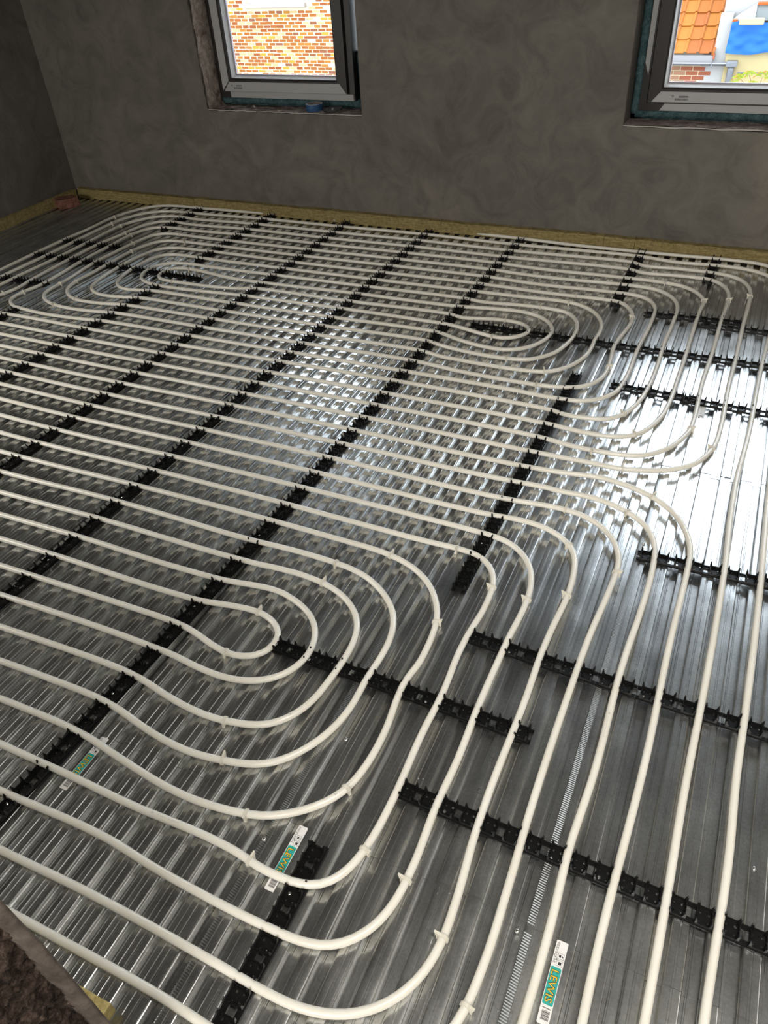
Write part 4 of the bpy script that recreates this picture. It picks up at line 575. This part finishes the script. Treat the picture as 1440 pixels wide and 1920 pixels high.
# ================================================================== windows
def ring(V, F, x0, x1, z0, z1, profile):
    """mitred frame: profile = closed list of (inset, y)"""
    b = len(V); n = len(profile)
    for cx, cz, sx, sz in ((x0, z0, 1, 1), (x1, z0, -1, 1), (x1, z1, -1, -1), (x0, z1, 1, -1)):
        V += [(cx+sx*d, y, cz+sz*d) for d, y in profile]
    for c in range(4):
        c2 = (c+1) % 4
        for k in range(n): k2 = (k+1) % n; F.append((b+c*n+k, b+c2*n+k, b+c2*n+k2, b+c*n+k2))
def window(num, x0, x1, z0, z1, films, reveal_x, flip=False):
    w = empty('window_%d' % num, ((x0+x1)/2, .24, z0)); tag(w, kind='structure')
    def ch(name, VF, m, smooth=False):
        V, F = VF; ox, oy, oz = w.location
        o = link(name, mesh(name, [(a-ox, b-oy, c-oz) for a, b, c in V], F, smooth), m, w); return o
    V, F = [], []; ring(V, F, x0, x1, z0, z1, [(0, .200), (.046, .200), (.046, .252), (.060, .252), (.060, .285), (0, .285)]); ch('outer_frame', (V, F), M_FRD)
    s = .036
    V, F = [], []; ring(V, F, x0+s, x1-s, z0+s, z1-s, [(0, .1960), (.006, .1780), (.068, .1780), (.075, .182), (.075, .240), (.010, .240), (.004, .200)]); so = ch('sash', (V, F), M_FRD)
    V, F = [], []; ring(V, F, x0+s, x1-s, z0+s, z1-s, [(.0755, .190), (.078, .188), (.088, .222), (.088, .240), (.0755, .240)]); ch('glazing_bead', (V, F), M_BEAD)
    V, F = [], []; ring(V, F, x0+s, x1-s, z0+s, z1-s, [(.0885, .219), (.094, .222), (.094, .240), (.0885, .240)]); ch('gasket', (V, F), M_GASK)
    V, F = [], []; box_vf(V, F, x0+s+.070, x1-s-.070, .226, .232, z0+s+.070, z1-s-.070); ch('glass_pane', (V, F), M_GLASS)
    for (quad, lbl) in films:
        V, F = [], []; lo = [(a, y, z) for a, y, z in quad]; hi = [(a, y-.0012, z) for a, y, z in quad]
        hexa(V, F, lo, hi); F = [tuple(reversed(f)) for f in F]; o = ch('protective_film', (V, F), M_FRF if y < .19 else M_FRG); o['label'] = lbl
    # small white type label on the bottom rail
    lx = x0 + (.105 if num == 1 else .155); lz = z0 + s + .016
    V, F, MI = [], [], []; box_vf(V, F, lx, lx+.105, .1758, .1764, lz, lz+.028); MI = [0]*6
    rs = random.Random(num)
    for i in range(22):
        b = len(V); q = lx+.022+i*.0030; V += [(q, .1755, lz+.003), (q+.0014+rs.random()*.001, .1755, lz+.003), (q+.0014, .1755, lz+.013), (q, .1755, lz+.013)]; F.append((b, b+1, b+2, b+3)); MI.append(1)
    for q, a in ((.040, .020), (.004, .010)):
        for r_ in range(2):
            b = len(V); V += [(lx+q, .1755, lz+.017+r_*.005), (lx+q+(.045 if q > .02 else .012), .1755, lz+.017+r_*.005), (lx+q+(.045 if q > .02 else .012), .1755, lz+.0195+r_*.005), (lx+q, .1755, lz+.0195+r_*.005)]; F.append((b, b+1, b+2, b+3)); MI.append(1)
    ox, oy, oz = w.location
    link('type_label', mesh('type_label', [(a-ox, b-oy, c-oz) for a, b, c in V], F, mats=MI), [mat('frame_label', (.42,.42,.42), .5), M_INK], w)
    # expanding foam joint
    def foam(pts, r0, seed):
        V, F = [], []; P = []; rr = []
        m = int(sum((Vector(pts[i+1])-Vector(pts[i])).length for i in range(len(pts)-1))/.012)
        for i in range(m+1):
            t = i/m*(len(pts)-1); k = min(int(t), len(pts)-2); q = Vector(pts[k]).lerp(Vector(pts[k+1]), t-k)
            P.append(tuple(q)); rr.append(r0*(1 + .28*noise.noise(Vector((i*.22, seed, 0))) + .10*noise.noise(Vector((i*1.3, seed, 3)))))
        tube(V, F, P, rr, 12); return ch('foam_joint', (V, F), M_FOAM, True)
    return w, ch, foam
Z1a, Z1b = .682-.0075, 2.32
X1a, X1b = -2.098, -1.118
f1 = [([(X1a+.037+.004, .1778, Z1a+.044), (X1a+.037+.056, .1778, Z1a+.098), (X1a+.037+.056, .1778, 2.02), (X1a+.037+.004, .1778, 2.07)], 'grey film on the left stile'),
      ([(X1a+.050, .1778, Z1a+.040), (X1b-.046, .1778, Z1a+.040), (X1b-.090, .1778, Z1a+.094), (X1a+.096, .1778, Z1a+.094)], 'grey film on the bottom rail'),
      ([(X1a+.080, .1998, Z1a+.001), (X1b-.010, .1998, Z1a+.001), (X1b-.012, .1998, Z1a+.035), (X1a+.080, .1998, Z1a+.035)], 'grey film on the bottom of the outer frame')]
w1, ch1, foam1 = window(1, X1a, X1b, Z1a, Z1b, f1, -2.12)
foam1([(-2.10, .235, .657), (-1.04, .235, .655)], .023, 1)
foam1([(-2.112, .245, .64), (-2.112, .245, 1.15), (-2.112, .25, 2.1)], .020, 2)
foam1([(-1.09, .27, .64), (-1.09, .27, .93)], .030, 3)
X2a, X2b = .553, 2.70
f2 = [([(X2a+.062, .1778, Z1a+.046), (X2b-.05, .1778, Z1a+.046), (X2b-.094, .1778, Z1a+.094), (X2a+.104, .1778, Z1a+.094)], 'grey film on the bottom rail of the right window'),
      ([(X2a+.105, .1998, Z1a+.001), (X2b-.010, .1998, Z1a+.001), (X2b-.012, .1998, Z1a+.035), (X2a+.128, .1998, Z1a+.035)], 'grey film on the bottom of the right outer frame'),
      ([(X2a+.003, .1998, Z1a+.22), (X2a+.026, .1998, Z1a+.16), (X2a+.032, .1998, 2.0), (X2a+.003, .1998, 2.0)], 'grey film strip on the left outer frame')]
w2, ch2, foam2 = window(2, X2a, X2b, Z1a, Z1b, f2, .507)
foam2([(.535, .235, .657), (2.72, .235, .657)], .024, 4)
foam2([(.534, .235, .655), (.532, .235, 1.2), (.530, .235, 2.1)], .024, 5)
for (x0_, x1_, z0_, z1_, chx) in ((-2.13, -1.0, .60, .69, ch1), (-2.13, -2.08, .60, 2.36, ch1), (-1.092, -1.0, .60, 2.36, ch1), (-1.12, -1.0, .60, .93, ch1), (.50, 2.76, .60, .69, ch2), (.50, .57, .60, 2.36, ch2)):
    V, F = [], []; box_vf(V, F, x0_, x1_, .262, .30, z0_, z1_); chx('foam_backing', (V, F), M_FOAM)
# raw reveals
def revf(u, v, x=-2.12, s=1):
    z = .60 + v*1.56; y = WY - .002 + u*.20
    e = .016 if u > .1 else .006
    d = e*noise.noise(Vector((y*18, z*18, 0))) + .012*noise.noise(Vector((y*8, z*6, 4))) + .005*noise.noise(Vector((y*60, z*60, 2)))
    return (x + s*(.006 + abs(d)), y - (.006*noise.noise(Vector((z*14, 8, 1))) if u == 0 else 0), z)
V, F = grid_vf(16, 110, revf); link('broken_reveal', mesh('broken_reveal', V, F, True), M_REV, wn)
def sillf(x0, x1, amp, zb):
    def f(u, v):
        x = x0 + u*(x1-x0); y = WY - .003 + v*.20
        return (x, y, zb + amp*(noise.noise(Vector((x*9, y*14, 0)))*.6 + .45*noise.noise(Vector((x*30, y*40, 3))) + .2*noise.noise(Vector((x*90, y*90, 1)))) - .010*v)
    return f
for x0, x1, amp in ((-2.12, -1.01, .012), (.507, 2.75, .008)):
    V, F = grid_vf(150, 22, sillf(x0, x1, amp, .632)); link('raw_sill', mesh('raw_sill', V, F, True), M_SILL, wn)
    P = [(x0 + (x1-x0)*i/60, WY-.001+.0015*noise.noise(Vector((i*.6, 0, x0))), .628 + .0035*noise.noise(Vector((i*.45, 2, x0)))) for i in range(61)]
    V, F = [], []; tube(V, F, P, [.0028 + .0022*abs(noise.noise(Vector((i*.9, 5, 1)))) for i in range(61)], 6); link('sill_plaster_lip', mesh('sill_plaster_lip', V, F, True), M_LIP, wn)
P = [(.509 + .0015*noise.noise(Vector((i*.6, 0, 5))), WY-.001, .625 + i*.03) for i in range(50)]
V, F = [], []; tube(V, F, P, [.0022 + .0025*abs(noise.noise(Vector((i*.7, 3, 8)))) for i in range(50)], 6); link('reveal_plaster_lip', mesh('reveal_plaster_lip', V, F, True), M_JPL, wn)
P = [(-2.118 + .006*noise.noise(Vector((i*.5, 0, 15))), WY-.001, .625 + i*.02) for i in range(76)]
V, F = [], []; tube(V, F, P, [.004 + .005*abs(noise.noise(Vector((i*.7, 3, 18)))) for i in range(76)], 6); link('reveal_plaster_lip', mesh('reveal_plaster_lip', V, F, True), M_JPL, wn)

# things on the left window sill
def lathe(V, F, prof, n=32, c=(0,0,0)):
    b = len(V); m = len(prof)
    for r_, z in prof: V += [(c[0]+r_*math.cos(2*math.pi*k/n), c[1]+r_*math.sin(2*math.pi*k/n), c[2]+z) for k in range(n)]
    for j in range(m-1):
        for k in range(n): F.append((b+j*n+k, b+j*n+(k+1) % n, b+(j+1)*n+(k+1) % n, b+(j+1)*n+k))
tp = empty('tape_roll', (-1.362, .118, .634)); tag(tp, 'blue roll of masking tape lying on the left window sill', 'tape')
V, F = [], []; lathe(V, F, [(.0440, .0), (.0520, .0), (.0525, .001), (.0525, .0375)]); link('tape_band', mesh('tape_band', V, F, True), M_TAPEB, tp)
V, F = [], []; lathe(V, F, [(.0525, .0375), (.0520, .0385), (.0440, .0385)]); link('tape_edge', mesh('tape_edge', V, F), M_TAPEW, tp)
V, F = [], []; lathe(V, F, [(.0440, .0385), (.0405, .0380), (.0405, .0005), (.0440, 0)]); link('cardboard_core', mesh('cardboard_core', V, F, True), M_CORE, tp)
dsc = empty('grinding_disc', (-1.232, .115, .646)); tag(dsc, 'flat dark grinding disc on the left window sill beside the tape roll', 'disc'); dsc.rotation_euler = (R(3), R(-2), 0)
V, F = [], []; lathe(V, F, [(.011, .0), (.057, .0), (.057, .003), (.030, .003), (.026, .0015), (.011, .0015), (.011, 0)]); link('disc_body', mesh('disc_body', V, F), M_DISC, dsc)
V, F = [], []; lathe(V, F, [(.011, .0008), (.0112, .0042), (.0085, .0042), (.0085, .0008)]); link('centre_ring', mesh('centre_ring', V, F), M_SCREW, dsc)
# torn scrap of foil on the sill
V, F = grid_vf(6, 4, lambda u, v: (-1.80 + u*.035 - .01*v, .085 + v*.02, .640 + .018*math.sin(u*3)*(1-v) + .006*noise.noise(Vector((u*5, v*5, 2)))))
o = link('paper_scrap', mesh('paper_scrap', V, F, True), M_LIP); tag(o, 'small pale torn scrap on the left window sill', 'scrap')

# ================================================================== outside
gd = boxes('ground', [(-30, 30, .9, 40, -3.4, -3.2)], mat('yard_ground', (0.264,0.245,0.213), .9)); tag(gd, kind='structure')
M_MORT = mat('cream_mortar', (0.584,0.508,0.343), .9)
BR = [mat('facing_brick_%d' % i, c, .9) for i, c in enumerate(((0.229,0.064,0.004), (0.196,0.046,0.004), (0.272,0.104,0.011), (0.342,0.185,0.015), (0.165,0.052,0.022), (0.359,0.244,0.121)))]
FY = 12.0
fac = boxes('brick_facade', [(-16, -2.6, FY, FY+.3, -3.2, .02), (-16, -9.62, FY, FY+.3, .02, 1.6), (-8.18, -2.6, FY, FY+.3, .02, 1.6), (-16, -2.6, FY, FY+.3, 1.6, 3.0)], M_MORT)
tag(fac, 'orange brick rear facade of the house seen through the left window', 'building')
def brick_me(w, h, d, m):
    V, F = [], []; box_vf(V, F, -w/2, w/2, -d, .0, -h/2, h/2)
    me = mesh('brick', V, F[1:2] + F[0:1] + F[2:4] + F[5:6]); me.materials.append(m); return me
BM = {}
rs = random.Random(11); cx, cz, pw, ph = -8.75, -.65, .178, .0645
allb = []
for j in range(int(-3.1/ph), int(2.9/ph)):
    for i in range(int(-15.5/pw), int(-3/pw)):
        x = i*pw + (pw/2 if j % 2 else 0) + rs.uniform(-.008, .008); z = j*ph + rs.uniform(-.003, .003)
        if z > -.02 and -9.72 < x < -8.08 and z < 1.66: continue
        v = rs.random(); mi = 0 if v < .36 else 1 if v < .5 else 2 if v < .68 else 3 if v < .78 else 4 if v < .84 else 5
        if v > .975: continue
        wv = rs.choice((.158, .150, .163, .140)); hv = rs.choice((.051, .047, .053, .044))
        allb.append((((x-cx)/1.5)**2 + ((z-cz)/.85)**2, x, z, wv, hv, mi))
allb.sort()
for q, (dd, x, z, wv, hv, mi) in enumerate(allb[:298]):
    k = (wv, hv, mi)
    if k not in BM: BM[k] = brick_me(wv, hv, .008, BR[mi])
    o = bpy.data.objects.new('brick', BM[k]); COL.objects.link(o); o.parent = fac; o.location = (x, FY, z)
V, F, MI = [], [], []
for dd, x, z, wv, hv, mi in allb[298:]:
    b = len(V); f0 = len(F); box_vf(V, F, x-wv/2, x+wv/2, FY-.008, FY, z-hv/2, z+hv/2); MI += [mi]*6
o = link('more_bricks', mesh('more_bricks', V, F, mats=MI), BR, fac); tag(o, kind='stuff')
M_STONE = mat('pale_stone', (0.274,0.244,0.224), .85)
boxes('window_ledge', [(-9.66, -8.13, FY-.10, FY+.05, .02, .105)], M_STONE, fac, .008)
boxes('facade_window_frame', [(-9.62, -9.52, FY+.10, FY+.16, .10, 1.6), (-8.28, -8.18, FY+.10, FY+.16, .10, 1.6), (-9.52, -8.28, FY+.10, FY+.16, .10, .20), (-9.52, -8.28, FY+.10, FY+.16, 1.5, 1.6), (-8.93, -8.87, FY+.10, FY+.16, .2, 1.5)], mat('white_frame', (0.555,0.555,0.546), .5), fac)
boxes('facade_window_pane', [(-9.52, -8.28, FY+.13, FY+.14, .2, 1.5)], mat('dark_pane', (0.083,0.105,0.113), .1), fac)
# right window: tiled shed roof
rf = empty('tiled_roof', (-1.2, 12, -.8)); tag(rf, 'orange clay tiled roof slope seen through the right window', 'roof')
TM = [mat('clay_tile_%d' % i, c, .8) for i, c in enumerate(((0.267,0.075,0.003), (0.291,0.099,0.003), (0.239,0.062,0.005), (0.283,0.091,0.003)))]
def tile_me(m):
    pr = [(0, .004), (.012, 0), (.150, 0), (.160, .008), (.172, .024), (.190, .030), (.206, .022), (.2125, .006)]
    V, F = [], []; n = len(pr)
    for yy, dz in ((0, .022), (.02, .020), (.335, 0)):
        V += [(a, yy, z+dz) for a, z in pr]
    V += [(a, 0, z+.006) for a, z in pr]
    for j in range(2): F += [(j*n+k, j*n+k+1, (j+1)*n+k+1, (j+1)*n+k) for k in range(n-1)]
    F += [(3*n+k, 3*n+k+1, k+1, k) for k in range(n-1)]
    me = mesh('roof_tile', V, F, False); me.materials.append(m); return me
TMS = [tile_me(m) for m in TM]
sl = R(35)
for r_ in range(9):
    for c_ in range(10):
        o = bpy.data.objects.new('roof_tile', TMS[rs.randrange(4)]); COL.objects.link(o); o.parent = rf
        x = -.040 - .213*(c_+1); s_ = r_*.305
        o.location = (x + 1.2, -.04 + s_*math.cos(sl), .02 + s_*math.sin(sl)); o.rotation_euler = (sl, 0, 0)
boxes('verge_board', [(1.185, 1.215, -.05, .02, -.06, .02)], mat('verge', (0.279,0.072,0.033), .8), rf)
V, F = [], []; hexa(V, F, [(1.150, -.03, -.005), (1.200, -.03, -.005), (1.200, 2.2, 1.556), (1.150, 2.2, 1.556)], [(1.150, -.03, .050), (1.200, -.03, .050), (1.200, 2.2, 1.611), (1.150, 2.2, 1.611)]); link('verge_tiles', mesh('verge_tiles', V, F), mat('verge_red', (0.291,0.074,0.011), .8), rf)
boxes('lead_flashing', [(-1.0, 1.185, -.03, .0, -.125, .0)], mat('pale_lead', (0.224,0.212,0.212), .6), rf)
M_ZINC = mat('zinc_gutter', (0.152,0.157,0.173), .45, metal=.4)
gt = empty('roof_gutter', (-.3, 11.93, -.93)); tag(gt, 'grey zinc gutter and downpipe under the tiled roof outside', 'gutter')
V, F = [], []
for x in (-1.8, .70):
    V += [(x, .075*math.cos(R(a)), .02 + .045*math.sin(R(a))) for a in range(180, 361, 20)]
n = len(V)//2; F += [(k, k+1, n+k+1, n+k) for k in range(n-1)]
V2 = [(a, b*.9, c+.003) for a, b, c in V]; b_ = len(V); V += V2; F += [(b_+k+1, b_+k, b_+n+k, b_+n+k+1) for k in range(n-1)]; F.append(tuple(n+k for k in range(n)))
link('gutter_trough', mesh('gutter_trough', V, F, True), M_ZINC, gt)
V, F = [], []; tube(V, F, [(-1.8, -.077, .022), (.70, -.077, .022)], .010, 8); link('gutter_bead', mesh('gutter_bead', V, F, True), mat('bright_zinc', (0.292,0.302,0.323), .4), gt)
V, F = [], []; tube(V, F, [(.62, .0, .0), (.62, 0, -.1), (.62, .02, -2.2)], .055, 14); link('downpipe', mesh('downpipe', V, F, True), M_ZINC, gt)
boxes('hopper_head', [(.53, .71, -.09, .09, -.03, .055)], M_ZINC, gt, .01)
boxes('gutter_bracket', [(.28, .30, -.088, -.06, -.04, .04)], M_ZINC, gt); boxes('gutter_bracket', [(-.42, -.40, -.088, -.06, -.04, .04)], M_ZINC, gt)
# brick wall with white render below and beside the roof
rw = boxes('rendered_wall', [(-.19, .19, 12.06, 12.3, -3.2, -.80), (-.019, .185, 12.06, 12.3, -.80, -.2), (.005, 2.6, 12.32, 12.6, -3.2, 1.6), (-2.3, 2.6, 14.4, 14.6, -3.2, 2.4)], mat('white_render', (0.312,0.304,0.292), .9)); tag(rw, 'white rendered wall beside the tiled roof outside', 'wall')
bw = boxes('brick_wall', [(-2.2, -.19, 12.07, 12.3, -3.2, -.97)], M_MORT); tag(bw, 'old brick wall below the gutter outside the right window', 'wall')
OB = [mat('old_brick_%d' % i, c, .9) for i, c in enumerate(((0.218,0.104,0.053), (0.235,0.119,0.067), (0.217,0.062,0.028)))]
for j in range(8):
    for i in range(10):
        x = -2.15 + .215*i + (.1 if j % 2 else 0); z = -1.02 - .075*j
        if x > -.16 + (.08 if j == 1 else 0): continue
        k = ('o', (i+j*3) % 3 if x < -.4 else 2)
        if k not in BM: BM[k] = brick_me(.200, .062, .012, OB[k[1]])
        o = bpy.data.objects.new('brick', BM[k]); COL.objects.link(o); o.parent = bw; o.location = (x, 12.07, z)
# neighbouring lean-to under a blue tarpaulin
lt = boxes('lean_to', [(.195, 2.4, 12.0, 12.3, -3.2, -.52)], mat('cream_render', (0.368,0.296,0.150), .9)); tag(lt, 'cream coloured lean-to wall under the blue tarpaulin', 'building')
boxes('grey_dormer', [(.52, 2.4, 12.05, 12.30, -.30, -.07)], mat('dormer_grey', (0.198,0.217,0.208), .8), lt)
V, F = [], []; hexa(V, F, [(.19, 12.03, -.34), (.54, 12.03, -.34), (.54, 12.3, -.34), (.19, 12.3, -.34)], [(.19, 12.03, -.275), (.53, 12.03, -.060), (.53, 12.3, -.060), (.19, 12.3, -.275)]); link('sloped_cheek', mesh('sloped_cheek', V, F), mat('cheek_grey', (0.352,0.340,0.329), .8), lt)
boxes('ridge_tile', [(.19, .27, 11.97, 12.06, -.33, -.27), (.53, .95, 11.98, 12.1, -.075, -.035)], mat('ridge_orange', (0.321,0.064,0.003), .8), lt, .01)
def tarpf(u, v):
    x = .185 + u*1.35; z = -.30 - v*(.45 + .03*math.sin(u*7)) + .02*math.sin(u*9)*(1-v)
    f = .022*math.sin(u*26 + v*3 + 2*noise.noise(Vector((u*4, v*3, 0))))*(.3+v*.7) + .03*noise.noise(Vector((u*7, v*5, 2)))
    return (x + (.02*(1-v) - .01), 11.90 + f*.8, z)
V, F = grid_vf(60, 24, tarpf); tv = [(a, b+.004, c) for a, b, c in V]; nb = len(V); F2 = [tuple(reversed([i+nb for i in f])) for f in F]
o = link('blue_tarpaulin', mesh('blue_tarpaulin', V+tv, F+F2, True), mat('blue_tarp', (0.003,0.091,0.340), .75)); tag(o, 'crumpled blue tarpaulin hanging over the lean-to outside the right window', 'tarpaulin')
pb = boxes('pale_block', [(.315, .70, 11.72, 11.82, -.325, -.228)], mat('pale_block', (0.356,0.293,0.170), .85), None, .012); tag(pb, 'pale oblong block weighing down the top of the blue tarpaulin', 'block')
# sumac shrub
sh = empty('shrub', (.9, 11.5, -3.2)); tag(sh, 'yellow green leafy shrub in front of the lean-to outside the right window', 'shrub')
V, F = [], []
def brn(p, q, r0, r1): tube(V, F, [tuple(Vector(p)-Vector((.9,11.5,-3.2))), tuple((Vector(p)+Vector(q))/2-Vector((.9,11.5,-3.2))+Vector((.01,0,.015))), tuple(Vector(q)-Vector((.9,11.5,-3.2)))], [r0, (r0+r1)/2, r1], 6)
tips = [((.80,11.5,-1.35),(.52,11.45,-1.06)), ((.80,11.5,-1.35),(.66,11.4,-1.00)), ((.80,11.5,-1.35),(.88,11.5,-1.02)), ((.9,11.5,-1.5),(1.05,11.4,-1.05)), ((.80,11.5,-1.35),(.50,11.5,-1.22)), ((.9,11.5,-1.5),(1.1,11.5,-1.25)), ((.80,11.5,-1.35),(.74,11.4,-1.14))]
brn((.9,11.5,-3.2), (.9,11.5,-1.5), .03, .02); brn((.9,11.5,-1.5), (.80,11.5,-1.35), .016, .010)
for a, b_ in tips: brn(a, b_, .008, .004)
link('branches', mesh('branches', V, F, True), mat('branch_brown', (0.185,0.083,0.043), .8), sh)
V, F, MI = [], [], []; rs = random.Random(5)
for a, b_ in tips:
    for fr in range(3):
        d = (Vector(b_)-Vector(a)).normalized(); ang = (fr-1)*.9 + rs.uniform(-.3, .3)
        dv = Vector((d.x*math.cos(ang)-d.z*math.sin(ang), 0, d.x*math.sin(ang)+d.z*math.cos(ang))); sd = Vector((-dv.z, 0, dv.x))
        for k in range(9):
            p = Vector(b_) + dv*(.018*k+.01) + Vector((0, rs.uniform(-.02,.02), -.0016*k*k)) - Vector((.9, 11.5, -3.2))
            for s in (-1, 1):
                e = p + sd*(s*.048) + dv*.018 + Vector((0, rs.uniform(-.015,.015), -.012)); m_ = (p+e)/2; w_ = dv*.009
                b = len(V); V += [tuple(p), tuple(m_-w_), tuple(e), tuple(m_+w_)]; F.append((b, b+1, b+2, b+3)); MI.append(1 if rs.random() < .15 else 0)
o = link('leaves', mesh('leaves', V, F, mats=MI), [mat('leaf_green', (0.208,0.262,0.003), .6), mat('leaf_orange', (0.371,0.132,0.003), .6)], sh); tag(o, kind='stuff')
V, F = [], []; tube(V, F, [(.44, 11.85, -1.045), (2.3, 11.85, -1.06)], .012, 8); o = link('service_pipe', mesh('service_pipe', V, F, True), M_ZINC); tag(o, 'thin grey pipe running along the cream lean-to wall outside', 'pipe')
